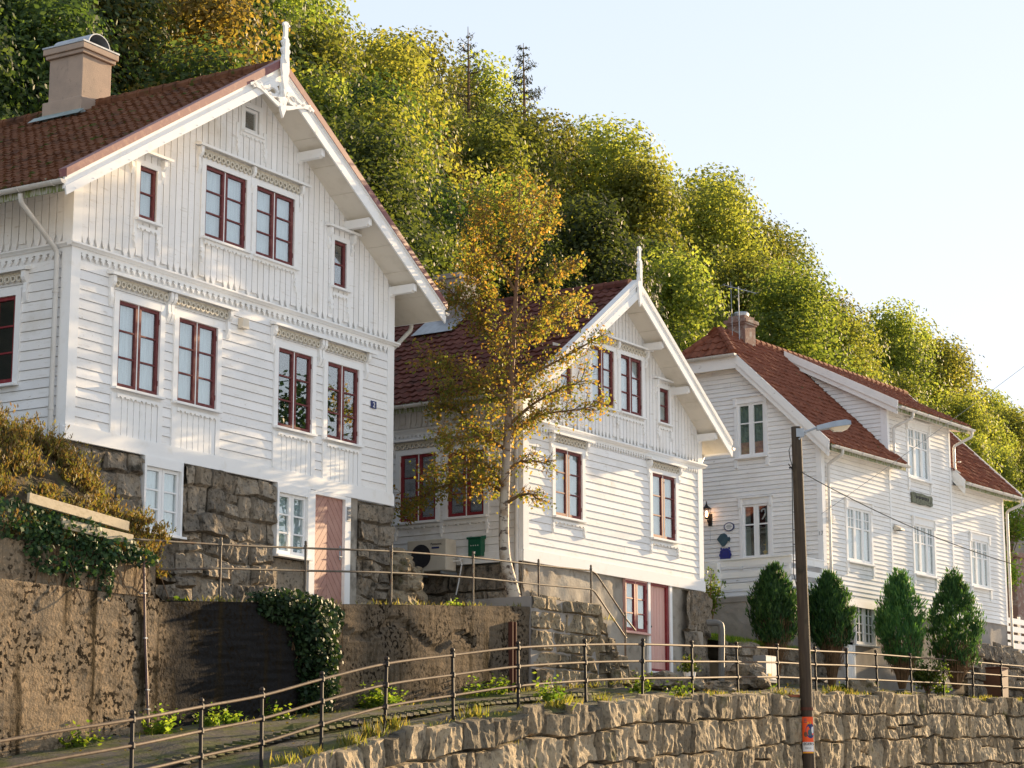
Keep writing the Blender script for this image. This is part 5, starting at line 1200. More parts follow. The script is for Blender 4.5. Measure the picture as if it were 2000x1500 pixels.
spruce(914, 52, 92, 6.5, 'thin bare-topped spruce on the skyline, the left one of the two', 4, .6)
# ------------------------------------------------------------------ the birch
def birch():
    g = random.Random(5); ng = np.random.default_rng(5); Y = 45.3
    def B(u, v, dy=0): return at(u, v, Y + dy)
    base = B(1006, 1188); t = thing('birch_tree', 'slender birch with golden green leaves and a bent white trunk before the middle house', 'tree', base)
    m = MB(); tr = [(1008, 1200), (1003, 1165), (993, 1120), (986, 1085), (984, 1030), (986, 960), (989, 900), (992, 840), (996, 770), (1001, 690), (1006, 600), (1011, 500), (1013, 420), (1016, 345)]
    P = [B(u, v) - base for u, v in tr]; rad = [.17, .15, .125, .115, .105, .098, .09, .082, .072, .06, .047, .033, .02, .008]
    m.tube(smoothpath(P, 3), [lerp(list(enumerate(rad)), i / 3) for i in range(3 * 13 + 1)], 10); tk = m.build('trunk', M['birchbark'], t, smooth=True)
    limbs = [((986, 965), [(965, 950), (930, 938), (880, 945), (835, 965), (806, 985)], 1.5, 2.2, .6), ((986, 955), [(970, 930), (945, 905), (905, 905), (860, 925)], -1, 1.6, .5), ((990, 880), [(960, 860), (930, 835), (890, 800), (865, 790)], 1., 1.6, .5), ((992, 860), [(1015, 835), (1045, 815), (1085, 805), (1130, 800), (1165, 792)], .8, 1.3, .42),
             ((995, 800), [(970, 770), (930, 740), (885, 715), (860, 710)], -.8, 1.8, .55), ((997, 760), [(1030, 735), (1075, 712), (1120, 688), (1175, 655)], .9, 1.6, .38), ((994, 830), [(1040, 790), (1085, 765), (1135, 745)], -.6, 1.5, .45), ((1000, 710), [(975, 670), (945, 630), (905, 590), (885, 575)], .7, 2.2, .6),
             ((1001, 690), [(1035, 650), (1070, 610), (1100, 590)], -.7, 1.9, .5), ((1003, 650), [(965, 590), (935, 545), (925, 480), (930, 440)], .5, 2.2, .6), ((1005, 620), [(1045, 570), (1085, 535), (1110, 520)], .6, 1.7, .45), ((1007, 570), [(975, 510), (950, 460), (940, 410)], -.6, 2.0, .5),
             ((1008, 540), [(1040, 480), (1065, 430), (1075, 400)], -.4, 1.8, .45), ((1010, 500), [(990, 440), (980, 400)], .4, 1.6, .45), ((1012, 470), [(1035, 420), (1040, 380)], .5, 1.4, .4), ((988, 925), [(1010, 905), (1040, 900), (1065, 905)], .6, .9, .35), ((986, 985), [(1010, 970), (1035, 965), (1050, 975)], -.5, .8, .3), ((1000, 740), [(960, 745), (910, 760), (870, 765)], 1.3, 2.0, .5),
             ((1004, 640), [(1050, 640), (1100, 625), (1130, 600)], 1.2, 1.6, .4), ((992, 850), [(950, 850), (905, 855), (870, 850)], -1.2, 1.9, .5)]
    C = []; br = MB()
    def twig(p, d, L, r, lv, dens):
        q = p + d * L; s = (p + q) / 2 + Vector((0, 0, .04 * L)); br.tube([p, s, q], [r, r * .7, r * .35], 4, False)
        for i in range(int(L * dens)):
            k = g.uniform(.2, 1.05); C.append(tuple(p.lerp(q, k) + Vector((g.gauss(0, .07), g.gauss(0, .07), g.gauss(-.05, .08)))))
        if lv > 0:
            for _ in range(3):
                k = g.uniform(.3, .95); e = (d + Vector((g.gauss(0, .6), g.gauss(0, .6), g.gauss(.05, .45)))).normalized(); twig(p.lerp(q, k), e, L * g.uniform(.4, .7), r * .5, lv - 1, dens)
    for s0, pts, dy, lf, spread in limbs:
        path = [B(*s0) - base]; n = len(pts)
        for i, (u, v) in enumerate(pts): path.append(B(u, v, dy * (i + 1) / n) - base)
        sp = smoothpath(path, 4); r0 = .045 * (.5 + .5 * (s0[1] - 340) / 640); br.tube(sp, [max(.006, r0 * (1 - .85 * i / len(sp))) for i in range(len(sp))], 6, False)
        for i in range(2, len(sp)):
            d = (sp[i] - sp[i - 1]).normalized(); k = 3 if i > 3 else 2
            for _ in range(k):
                e = (d + Vector((g.gauss(0, .7), g.gauss(0, .9), g.gauss(.15, .55)))).normalized(); twig(sp[i], e, spread * g.uniform(.5, 1.1), .009, 1, 27 * lf * .5)
    for i in range(90):                      # short shoots along the leader
        v = g.uniform(350, 900); k = (v - 340) / 560; p = B(lerp([(350, 1016), (700, 1001), (900, 989)], v), v) - base
        e = Vector((g.gauss(0, 1), g.gauss(0, 1), g.uniform(.2, 1.0))).normalized(); twig(p, e, g.uniform(.3, .55) + .55 * k, .008, 1, 19)
    br.build('branches', M['twig'], t); leaves('crown', np.array(C), .08, 'lf_birch', t, 5, .1); print('birch leaves', len(C))
birch()

# ------------------------------------------------------------------ the four cypresses
def cypress(u, vb, vt, wpx, Y, lb, seed, bare=.33, twin=False):
    g = random.Random(seed); ng = np.random.default_rng(seed); base = at(u, vb, Y); H = (at(u, vt, Y) - base).z; Rm = wpx * Y / F_PX / 2 * 1.02
    t = thing('cypress', lb, 'cypress', base, 0, 'four clipped cypresses in front of the right house'); m = MB()
    for i in range(90):
        a = g.uniform(0, 6.28); r = Rm * g.uniform(.3, .85); h = H * g.uniform(bare, bare + .3); m.tube([(.07 * math.cos(a), .07 * math.sin(a), -.1), (r * .45 * math.cos(a), r * .45 * math.sin(a), h * .5), (r * math.cos(a), r * math.sin(a), h)], [.022, .013, .004], 4, False)
    for i in range(520):
        a = g.uniform(0, 6.28); r = Rm * g.uniform(.5, .95); h = H * g.uniform(.1, bare + .16); k = .35 + .65 * h / (H * (bare + .12)); p = Vector((r * k * math.cos(a), r * k * math.sin(a), h)); m.tube([p, p + Vector((g.gauss(.03, .05), g.gauss(0, .05), g.uniform(.12, .3)))], [.006, .002], 3, False)
    m.build('bare_stems', M['twig'], t)
    n = 9500; C = []; D = []; O = []
    tufts = []
    for _ in range(430):
        h = g.random() ** .9; hh = bare + (1 - bare) * h; prof = (math.sin(math.pi * min(1, (.20 + .80 * h) ** 1.05)) ** .75) if h < .55 else (math.sin(math.pi * (.20 + .80 * .55) ** 1.05) ** .75) * (1 - ((h - .55) / .45) ** 1.2) ** .9 + .03
        a = g.uniform(0, 6.28); lump = 1 + .34 * noise.noise(Vector((math.cos(a) * 1.5, math.sin(a) * 1.5, hh * 4.0 + seed * 7))); r = Rm * prof * lump * (g.uniform(.45, .9) if g.random() < .3 else g.uniform(.82, 1.1))
        zz = H * hh + (0 if not twin else .10 * H * math.cos(2 * a + 1) * max(0, h - .75) * 3); tufts.append((r, a, zz, g.uniform(.14, .30)))
    for r, a, zz, L in tufts:
        o = Vector((math.cos(a), math.sin(a), .2)); ax = Vector((o.x * .4 + g.gauss(0, .12), o.y * .4 + g.gauss(0, .12), 1)).normalized()
        for _ in range(24):
            k = g.uniform(-.7, 1); p = Vector((r * math.cos(a), r * math.sin(a), zz)) + ax * L * k * .8 + Vector((g.gauss(0, .05), g.gauss(0, .05), 0)) * (1.25 - .6 * k)
            C.append(tuple(p)); D.append((ax.x + g.gauss(0, .28), ax.y + g.gauss(0, .28), 1)); O.append((o.x, o.y, .1))
    leaves('foliage', np.array(C), .15, 'lf_thuja', t, seed, 0, np.array(O), .24, D)
cypress(1515, 1330, 1112, 84, 56.2, 'narrow round-topped cypress left of the lamp pole, before the porch wall', 1, .36)
cypress(1625, 1332, 1128, 82, 58.6, 'narrow cypress with bare brown lower stems just right of the lamp pole', 2, .36)
cypress(1762, 1338, 1128, 86, 61.6, 'dense cypress right of the small-paned cellar window, dark green to low down', 3, .22, True)
cypress(1868, 1338, 1132, 96, 64.0, 'widest cypress with a forked pointed top, nearest the wheeled bin', 4, .20, True)

# ------------------------------------------------------------------ ivy, heather, weeds, grass
def ivy_mass(name, lb, blobs, n, seed, size=.085, loc=None, kind=None):
    """leaves over ellipsoid lobes given in the house-row frame: (x, w, z, rx, rw, rz)"""
    g = random.Random(seed); C = []; O = []; vol = [b[3] * b[5] for b in blobs]; tot = sum(vol); o0 = G.P(blobs[0][0], blobs[0][1], blobs[0][2])
    for b, v in zip(blobs, vol):
        for _ in range(int(n * v / tot)):
            a = g.uniform(0, 6.28); c = g.uniform(-1, 1); s = math.sqrt(1 - c * c); q = g.uniform(.72, 1.08); k = 1 + .18 * noise.noise(Vector((a * 1.3, c * 2, b[0] * 3)))
            x, w_, z = b[0] + b[3] * s * math.cos(a) * q * k, b[1] - abs(b[4] * s * math.sin(a) * q * k), b[2] + b[5] * c * q * k
            p = G.P(x, w_, z); C.append((p[0] - o0[0], p[1] - o0[1], p[2] - o0[2])); d = G.P(0, -1, 0); O.append(((d[0] - G.o[0]) * .8, (d[1] - G.o[1]) * .8, .25))
    t = thing(name, lb, 'ivy', o0) if not kind else None
    o = leaves('leaves' if t else name, np.array(C), size, 'lf_ivy', t, seed, .05, np.array(O), .85)
    if not t: o.location = o0; tag(o, lb, 'ivy', kind=kind)
    else:
        m = MB()
        for i in range(26):
            b = g.choice(blobs); p = Vector(G.P(b[0] + g.uniform(-1, 1) * b[3], b[1] - .03, b[2] + b[5] * .6)) - Vector(o0); m.tube([p, p + Vector((g.gauss(0, .06), 0, -.3)), p + Vector((g.gauss(0, .12), -.04, -.7))], .008, 4, False)
        m.build('stems', M['twig'], t)
    return o
ivy_mass('ivy', 'thick dark ivy cascading over the concrete wall below the chevron door', [(3.7, -1.9, 3.58, 1.2, .42, .22), (4.1, -1.97, 3.2, .62, .46, .45), (4.25, -2.0, 2.75, .52, .46, .5), (4.3, -2.0, 2.3, .45, .42, .5), (4.2, -2.0, 1.9, .42, .36, .4), (3.3, -1.95, 3.45, .6, .25, .25), (4.75, -1.98, 3.35, .35, .2, .35), (4.7, -1.98, 2.6, .3, .15, .6)], 6200, 3)
ivy_mass('ivy', 'sunlit ivy hanging over the left end of the concrete wall below the timber boards', [(-3.1, -2.0, 4.25, 1.0, .22, .30), (-2.0, -2.05, 4.22, 1.0, .18, .24), (-1.1, -2.05, 4.05, .8, .22, .22), (-1.5, -2.05, 3.86, .55, .14, .28), (-.45, -2.05, 3.95, .4, .16, .15), (-2.4, -2.05, 3.8, .5, .12, .28), (-1.15, -2.05, 3.6, .16, .08, .36), (-1.9, -2.05, 3.62, .14, .08, .3)], 2300, 4, .085)
def heath():
    g = random.Random(9); C = []; D = []; S = []; stems = MB()
    o0 = Vector(G.P(-2, -1, 5))
    clumps = []
    for _ in range(420):
        x = g.uniform(-5.5, .75); w_ = g.uniform(-1.9, .6); 
        if x > .0: w_ = g.uniform(-1.7, -.35)
        z = bankz(x, w_)
        if x > .1: z = lerp([(.1, 4.9), (.75, 4.0)], x) + g.uniform(-.3, .25)
        if w_ < -1.3 and g.random() < .5: continue
        clumps.append((Vector(G.P(x, w_, z)) - o0, g.uniform(.22, .50) * (1 if x < -.1 else .75)))
    for p, h in clumps:
        for _ in range(26):
            a = g.uniform(0, 6.28); d = Vector((math.cos(a) * g.uniform(.1, .6), math.sin(a) * g.uniform(.1, .6), 1)).normalized(); q = p + Vector((g.gauss(0, .09), g.gauss(0, .09), -.04)); L = h * g.uniform(.6, 1.25)
            for i in range(9):
                k = g.uniform(.15, 1); C.append(tuple(q + d * L * k + Vector((g.gauss(0, .018), g.gauss(0, .018), 0)))); D.append(tuple(d + Vector((g.gauss(0, .45), g.gauss(0, .45), g.gauss(0, .2))))); S.append(.075 if k > .4 else .10)
        if g.random() < .3: stems.tube([p, p + Vector((g.gauss(0, .08), g.gauss(0, .08), h * 1.35))], [.006, .002], 3, False)
    o = leaves('heather', np.array(C), S, 'lf_heath', None, 9, 0, None, .30, D); o.location = o0; tag(o, 'dry brown and green heather growing on the bank at the left', 'heather', kind='stuff')
    s = stems.build('dead_stalks', M['twig']); s.location = o0; tag(s, 'thin dry stalks standing in the heather bank', 'stalks', kind='stuff')
    print('heath', len(C))
heath()
def tuft(name, kind, loc, h, n, lb, cat, seed, mt, wd=.16, sp=.7, group=None, leaf=.09):
    g = random.Random(seed); C = []; D = []; S = []
    for _ in range(n):
        a = g.uniform(0, 6.28); lean = g.uniform(.1, sp); d = Vector((math.cos(a) * lean, math.sin(a) * lean, 1)).normalized(); L = h * g.uniform(.5, 1.1); p = Vector((g.gauss(0, wd * .45), g.gauss(0, wd * .45), 0))
        if kind == 'blade': C.append(tuple(p + d * L * .5)); D.append(tuple(d)); S.append(L)
        else:
            for i in range(5):
                k = .25 + .75 * i / 4; C.append(tuple(p + d * L * k + Vector((g.gauss(0, .025), g.gauss(0, .025), -.25 * lean * k * k * L)))); D.append(tuple(Vector((g.gauss(0, 1), g.gauss(0, 1), g.gauss(.2, .4))))); S.append(leaf * (1.1 - .4 * k))
    o = leaves(name, np.array(C), S, mt, None, seed, .2, None, .085 if kind == 'blade' else .55, D); o.location = loc
    return tag(o, lb, cat, group)
def pathpt(u, v, Y): p = at(u, v, Y); return p
wl = 'bright green weeds along the concrete wall foot '
for i, (u, v, Y, h, n, nm, lb) in enumerate([(95, 1500, 33.6, .42, 36, 'weed', wl + 'at its lit left end'), (205, 1478, 35.4, .40, 34, 'weed', wl + 'left of the pink pipe'), (270, 1462, 36.6, .36, 30, 'weed', wl + 'under the pink pipe'), (330, 1448, 37.0, .30, 26, 'weed', wl + 'just right of the pink pipe'), (455, 1424, 37.9, .34, 22, 'fern', 'single light green fern on the path left of the ivy'),
        (700, 1393, 39.9, .48, 46, 'fern', 'wide clump of light green ferns right of the ivy foot'), (735, 1385, 40.4, .42, 36, 'fern', 'fern clump between the ivy foot and the steel channel'), (905, 1368, 43.0, .36, 26, 'fern', 'small fern left of the steel channel, the left one of two'), (945, 1363, 43.6, .42, 30, 'fern', 'small fern left of the steel channel, the right one of two'), (1253, 1350, 45.6, .50, 30, 'fern', 'bright fern at the corner of the dry-stone buttress'), (1325, 1362, 46.0, .62, 26, 'weed', 'tall pale weed on the wall top below the pink door'),
        (885, 1186, 43.2, .24, 18, 'weed', 'small weeds on top of the concrete wall left of the birch'), (355, 1178, 36.6, .18, 22, 'weed', 'low weeds on top of the concrete wall near the basement window'), (1075, 1366, 39.4, .50, 36, 'weed', 'leafy weed clump at the foot of the buttress on the wall edge'), (1645, 1352, 57.4, .34, 30, 'weed', 'green weeds at the foot of the second cypress'), (1700, 1352, 58.2, .30, 26, 'weed', 'green weeds between the second and third cypress'), (1840, 1352, 63.0, .45, 40, 'weed', 'green weeds at the foot of the widest cypress'), (1490, 1345, 53.2, .40, 36, 'weed', 'green weeds in front of the grey cabinet')]):
    q_ = at(u, v, Y) - Vector((0, 0, .05))
    if 'wall foot' in lb or 'ivy' in lb or 'channel' in lb: gx_ = G.L(q_.x, q_.y)[0]; q_ = Vector(G.P(gx_, -2.22, gw(gx_) - .03)); h *= 1.25; n = int(n * 1.4)
    tuft(nm, 'leaf', q_, h, n, lb, 'weeds' if nm == 'weed' else 'fern', 60 + i, 'lf_weed', .20, 1.1, None, .12)
for i, (u, v, Y, h, lb) in enumerate([(722, 1440, 34.2, .40, 'dry grass tuft on the stone wall top below the ivy'), (770, 1424, 35.1, .36, 'grass tuft on the stone wall top, second from the left'), (690, 1452, 33.6, .30, 'pale straw-coloured grass tuft at the left end of the stone wall'), (925, 1405, 37.2, .38, 'dense round grass tuft overhanging the stone wall between two posts'), (1085, 1385, 40.0, .46, 'tall yellow grass tuft on the wall edge before the buttress'), (1115, 1380, 40.6, .36, 'short grass tuft on the wall edge before the buttress'), (1385, 1362, 47.2, .24, 'small grass tuft on the wall top below the drain pipe'),
        (1440, 1358, 48.8, .22, 'small yellow-green tuft left of the orange planter'), (1520, 1356, 51.2, .26, 'yellow tuft right under the first cypress'), (1625, 1356, 54.6, .36, 'straw-coloured grass tuft right of the lamp pole'), (1650, 1356, 55.6, .30, 'short straw tuft below the second cypress'), (1720, 1360, 57.8, .30, 'yellow-leaved tuft on the wall top below the third cypress'), (1925, 1368, 65.0, .28, 'low yellow tuft on the wall top before the bin'), (995, 1455, 38.2, .20, 'dark dry tuft growing out of a joint in the stone wall'), (565, 1494, 32.0, .3, 'grass tuft at the lower left end of the railing'), (610, 1478, 32.6, .3, 'mossy grass tuft at the foot of a railing post, lower left'), (1175, 1372, 41.9, .3, 'thin grass tuft on the wall top right of the buttress')]):
    tuft('grass_tuft', 'blade', at(u, v, Y) - Vector((0, 0, .04)), h * .78, 95, lb, 'grass tuft', 90 + i, 'lf_grass', .22, .8)
def fringe():                                                    # low ragged growth along the wall top and path edges
    g = random.Random(12); C = []; D = []; S = []
    for _ in range(5200):
        s = g.uniform(CUM[2], CUM[-2]); p, t, n = along(s); k = noise.noise(Vector((s * .5, 0, 5)))
        if g.random() > .35 + k: continue
        q = p + n * (.36 - abs(g.gauss(0, .16))) - Vector((0, 0, .06)); h = g.uniform(.04, .14) * (1 + k); d = Vector((g.gauss(0, .45), g.gauss(0, .45), 1)).normalized(); C.append(tuple(q + d * h * .5)); D.append(tuple(d)); S.append(h)
    for _ in range(6500):
        x = g.uniform(-3.5, 15.5); k = noise.noise(Vector((x * .8, 0, 9)))
        if g.random() > .4 + k: continue
        up_ = g.random() < .35; z = (top_c(x) - .02 if x > .1 else 3.9) if up_ else gw(x); w_ = -1.85 if up_ else -2.1 - abs(g.gauss(0, .12)); q = Vector(G.P(x, w_, z)); h = g.uniform(.05, .16); d = Vector((g.gauss(0, .5), g.gauss(0, .5), 1)).normalized(); C.append(tuple(q + d * h * .5)); D.append(tuple(d)); S.append(h)
    o0 = Vector((0, 40, 2)); o = leaves('grass', np.array(C) - np.array(o0), S, 'lf_grass', None, 12, 0, None, .10, D); o.location = o0; tag(o, 'low ragged grass along the wall tops and path edges', 'grass', kind='stuff')
    C = []; D = []; S = []
    for _ in range(9000):
        x = g.uniform(-6.6, -1.7); w_ = -.6 + 5 * g.random() ** 1.5; q = Vector(H3F.P(x, w_, 4.2 + .17 * (w_ + .6) - .02 * (x + 6.6))); h = g.uniform(.06, .2); d = Vector((g.gauss(0, .35), g.gauss(0, .35), 1)).normalized(); C.append(tuple(q + d * h * .5)); D.append(tuple(d)); S.append(h)
    o0 = Vector(H3F.P(-4, 1, 4.3)); o = leaves('grass', np.array(C) - np.array(o0), S, 'lf_weed', None, 13, 0, None, .12, D); o.location = o0; tag(o, 'short green lawn grass on the slope under the porch wall', 'grass', kind='stuff')
fringe()
def shrub(u, v, Y, h, r, n, lb, seed, leaf=.1, mt='lf_bush'):
    g = random.Random(seed); t = thing('shrub', lb, 'shrub', at(u, v, Y)); m = MB(); C = []
    for i in range(14):
        a = g.uniform(0, 6.28); e = Vector((r * math.cos(a) * g.random(), r * math.sin(a) * g.random(), h * g.uniform(.5, 1))); m.tube([(0, 0, -.1), e * .5 + Vector((0, 0, .1)), e], [.015, .01, .004], 4, False)
        for _ in range(n // 14): k = g.uniform(.35, 1); C.append(tuple(e * k + Vector((g.gauss(0, .12 * r + .04), g.gauss(0, .12 * r + .04), g.gauss(0, .09)))))
    m.build('stems', M['twig'], t); leaves('foliage', np.array(C), leaf, mt, t, seed)
shrub(1388, 1218, 55.0, 1.55, .34, 520, 'thin dark shrub standing beside the right corner of the middle house', 1)
shrub(1812, 1352, 62.4, .95, .62, 1500, 'low rounded shrub between the third and the widest cypress', 2, .09, 'lf_bush')
shrub(1965, 1160, 78, 1.5, 1.1, 1200, 'sunlit bush beyond the white fence at the far right', 3, .13, 'lf_weed')
shrub(1975, 1085, 84, 2.6, 1.5, 1600, 'yellow-green bush against the grey far house', 4, .15, 'lf_weed')

# ------------------------------------------------------------------ lamp pole, cables
def lamp():
    Y = 51.45; b = at(1582, 1560, Y); tp = at(1555, 834, Y); t = thing('street_lamp', 'weathered wooden lamp pole with a grey street lamp on a short arm', 'street lamp', b)
    m = MB(); n = 14; m.tube([(tp - b) * (i / n) - Vector((0, 0, .6 if i == 0 else 0)) for i in range(n + 1)], [.155 - .035 * i / n for i in range(n + 1)], 14); m.build('pole', M['pole'], t, smooth=True)
    q = tp - b; e = lambda u, v, dy=0: at(u, v, Y + dy) - b
    m = MB(); m.tube([e(1557, 846, -.1), e(1575, 843, -.12), e(1602, 833, -.14)], .028, 8); m.tube([e(1560, 858, -.12), e(1576, 844, -.12)], .02, 6); m.box(q.x - .02, q.x + .16, q.y - .16, q.y - .10, q.z - .26, q.z - .06); m.build('lamp_arm', M['steel'], t)
    c = e(1628, 832, -.16); m = MB(); L = .40; secs = []                       # lamp head: a wedge-like hood with a bowl under it
    Pr = [(-L, .07, .07, -.06), (-L * .5, .13, .10, -.05), (0, .17, .13, -.045), (L * .7, .18, .14, -.04), (L, .15, .08, -.03)]
    bb = len(m.v)
    for x, hw, tz, bz in Pr:
        tilt = .12 * x
        m.v += [(c.x + x, c.y - hw, c.z + bz + tilt), (c.x + x, c.y - hw * .75, c.z + tz * .75 + tilt), (c.x + x, c.y + hw * .75, c.z + tz * .75 + tilt), (c.x + x, c.y + hw, c.z + bz + tilt)]
    for i in range(4):
        for k in range(4): m.f.append((bb + i * 4 + k, bb + i * 4 + (k + 1) % 4, bb + i * 4 + 4 + (k + 1) % 4, bb + i * 4 + 4 + k))
    m.f += [(bb, bb + 1, bb + 2, bb + 3), (bb + 16, bb + 17, bb + 18, bb + 19)]
    hd = m.build('lamp_head', M['steel'], t)
    m = MB(); bb = len(m.v)
    for x, hw, dz in ((-.10, .10, -.05), (.0, .14, -.13), (.2, .15, -.15), (.33, .12, -.11), (.39, .08, -.045)):
        tilt = .12 * x
        m.v += [(c.x + x, c.y - hw, c.z - .03 + tilt), (c.x + x, c.y - hw * .6, c.z + dz + tilt), (c.x + x, c.y + hw * .6, c.z + dz + tilt), (c.x + x, c.y + hw, c.z - .03 + tilt)]
    for i in range(4):
        for k in range(3): m.f.append((bb + i * 4 + k, bb + i * 4 + k + 1, bb + i * 4 + 5 + k, bb + i * 4 + 4 + k))
    m.f += [(bb, bb + 1, bb + 2, bb + 3), (bb + 16, bb + 17, bb + 18, bb + 19)]; m.build('lamp_lens', M['lens'], hd)
    m = MB(); k = e(1575, 1386); m.lathe([(.162, k.z - .02), (.162, k.z + .05)], (tp - b).x * k.z / (tp - b).z, 0, 14); m.beam(Vector((-.05, .1, k.z)), Vector((-.75, .12, k.z + .02)), .03, .05); m.build('wall_strap', M['rust'], t)
    m = MB(); m.tube([e(1554, 905), e(1549, 880), e(1545, 868), e(1541, 880), e(1543, 895), e(1547, 908), e(1547, 922), e(1548, 1000), e(1549, 1060), e(1550, 1120), e(1556, 1145), e(1560, 1160)], .011, 5)
    m.tube([e(1540, 906), e(1548, 918), e(1560, 920), e(1568, 922, -.1)], .014, 5); m.tube([e(1541, 914), e(1550, 912)], .02, 5)
    for v in (1000, 1035, 1063, 1095): m.tube([e(1548, v), e(1562, v)], .01, 4)
    m.build('cable', M['black'], t)
    p = thing('poster', 'orange and white poster wrapped on the lamp pole near its foot', 'poster', at(1578, 1436, Y - .16)); pc = at(1578, 1436, Y - .16)
    def cy(a, z, d=0): r = .162 + d; an = a / .162; return (r * math.sin(an), .16 - r * math.cos(an), z)
    def patch(a0, a1, z0, z1, mt, nm, d=0, par=p):
        m = MB(); n = 8
        for i in range(n):
            a, b_ = a0 + (a1 - a0) * i / n, a0 + (a1 - a0) * (i + 1) / n; m.add([cy(a, z0, d), cy(b_, z0, d), cy(b_, z1, d), cy(a, z1, d), cy(a, z0, d - .004), cy(b_, z0, d - .004), cy(b_, z1, d - .004), cy(a, z1, d - .004)], [(0, 1, 2, 3), (4, 7, 6, 5), (0, 4, 5, 1), (3, 2, 6, 7)])
        return m.build(nm, M[mt], par)
    patch(-.135, .16, -.41, .42, 'orange', 'sheet'); patch(-.133, .158, -.37, -.155, 'paper', 'white_panel', .003); patch(-.133, .158, -.405, -.385, 'yellow', 'yellow_line', .003)
    m = MB(); 
    def oval(a, z, ra, rz, d, mt, nm):
        m = MB(); n = 20; m.v.append(cy(a, z, d)); m.v += [cy(a + ra * math.cos(6.283 * k / n), z + rz * math.sin(6.283 * k / n), d) for k in range(n)]; m.f += [(0, 1 + k, 1 + (k + 1) % n) for k in range(n)]; m.build(nm, M[mt], p)
    oval(.07, .10, .12, .17, .003, 'navy', 'dark_oval'); oval(.05, .06, .05, .08, .006, 'slatefish', 'oval_patch'); oval(.12, .12, .035, .08, .006, 'paper', 'oval_highlight'); oval(-.05, .02, .04, .06, .006, 'brown', 'brown_patch')
    mesh_text('lettering', 'EGERS', .085, M['ink'], p, textM(.01, -.008, -.225)); mesh_text('small_print', 'mmm nnn', .035, M['ink'], p, textM(.0, -.008, -.30)); mesh_text('heading', 'A3', .09, M['yellow'], p, textM(.03, -.008, .25))
    m = MB()
    for k in range(3): patch(-.09, -.02, .29 + .035 * k, .305 + .035 * k, 'slatefish', 'heading_line', .003)
lamp()
def sag(name, lb, a, b, s, r, mt='black', n=20):
    t = thing(name, lb, 'cable', a); m = MB(); m.tube([(b - a) * (i / n) + Vector((0, 0, -s * 4 * (i / n) * (1 - i / n))) for i in range(n + 1)], r, 5); m.build('wire', M[mt], t)
sag('overhead_cable', 'twisted cable running from the lamp pole down to the right across the right house', at(1565, 922, 51.3), at(2040, 1118, 60), .25, .012)
sag('overhead_wire', 'hair-thin wire slanting up to the right over the right house', at(1604, 1004, 59.6), at(2100, 640, 52), .05, .006, 'steel')

# ------------------------------------------------------------------ things on and by the houses
hp = thing('heat_pump', 'beige wall-mounted heat pump unit with a round fan under the middle house windows', 'heat pump', H2F.P(-.42, 2.12, 5.2), H2F.rz)
m = MB(); m.box(-.17, .22, -.52, .52, -.03, .66); hb_ = m.build('casing', M['ivory'], hp, bevel=.02)
m = MB(); Tf = lambda a, d, z: (-.17 - d, a, z); m.disc(.14, .001, .30, .255, Tf, .012, 24)
for r in (.08, .14, .20, .255): m.ring(.14, .30, r, .012, .013, .02, Tf, 20)
m.build('fan_grille', M['fan'], hp)
m = MB(); m.box(-.176, -.172, -.34, -.14, .45, .49); m.build('badge', M['navy'], hp)
lt = mesh_text('lettering', 'Panasonic', .075, M['ink'], hp, Matrix.Translation((-.176, -.26, .53)) @ Matrix.Rotation(R(-90), 4, 'Z') @ Matrix.Rotation(R(90), 4, 'X'), .002)
m = MB(); m.box(-.15, .42, -.4, -.36, -.09, -.03); m.box(-.15, .42, .36, .4, -.09, -.03); m.build('bracket', M['steel'], hp)
m = MB(); m.tube([(.1, -.52, .25), (.12, -.66, .30), (.14, -.72, .10), (.12, -.66, -.25), (.1, -.60, -.55)], .016, 6); m.tube([(.1, -.52, .18), (.2, -.62, .2), (.38, -.60, .3)], .02, 6); m.build('hose', M['paper'], hp)
mb_ = thing('mailbox', 'dark green mailbox on the side wall of the middle house', 'mailbox', H2F.P(-.03, 1.13, 5.48), H2F.rz)
m = MB(); m.box(-.16, .0, -.17, .17, 0, .38); m.prism([(.0, .38), (-.18, .38), (-.18, .41), (0, .45)], -.19, .19, lambda a, d, z: (a, d, z)); bx = m.build('box', M['green'], mb_, bevel=.008)
m = MB(); m.box(-.165, -.161, -.03, .05, .05, .10); [m.box(-.165, -.161, y, y + .02, .22, .24) for y in (-.1, -.04, .02, .08)]; m.build('label_plate', M['paper'], mb_)
# lantern, plaque, fish, plate on the right house's gable
ln = thing('wall_lantern', 'small black wall lantern, lit, on the gable of the right house', 'lantern', H3F.P(-.02, 3.55, 8.2), H3F.rz)
m = MB(); m.box(-.03, .0, -.06, .06, -.18, .16); m.tube([(-.02, 0, .0), (-.12, 0, -.10), (-.2, 0, .02)], .014, 6); m.lathe([(.05, .0), (.06, .03), (.07, .035)], -.2, 0, 6); m.lathe([(.15, .28), (.12, .31), (.05, .37), (.02, .42), (.012, .50)], -.2, 0, 6)
for k in range(6): a = k * math.pi / 3; m.tube([(-.2 + .065 * math.cos(a), .065 * math.sin(a), .03), (-.2 + .11 * math.cos(a), .11 * math.sin(a), .29)], .008, 4)
m.build('frame', M['iron'], ln); m = MB(); m.lathe([(.02, .06), (.04, .12), (.035, .18), (.01, .23)], -.2, 0, 8); m.build('bulb', M['flame'], ln)
m = MB(); m.tube([(-.02, 0, -.18), (-.02, 0, -.62)], .004, 4); m.build('cord', M['steel'], ln)
pq = thing('name_plaque', 'small oval enamel plaque with a blue rim on the right house gable', 'plaque', H3F.P(-.03, 2.93, 7.95), H3F.rz)
Tq = lambda a, d, z: (-d, a, z)
m = MB(); m.disc(0, .0, 0, .125, Tq, .02, 24, .17); m.build('rim', M['navy'], pq); m = MB(); m.disc(0, .021, 0, .10, Tq, .004, 24, .14); m.build('face', M['paper'], pq)
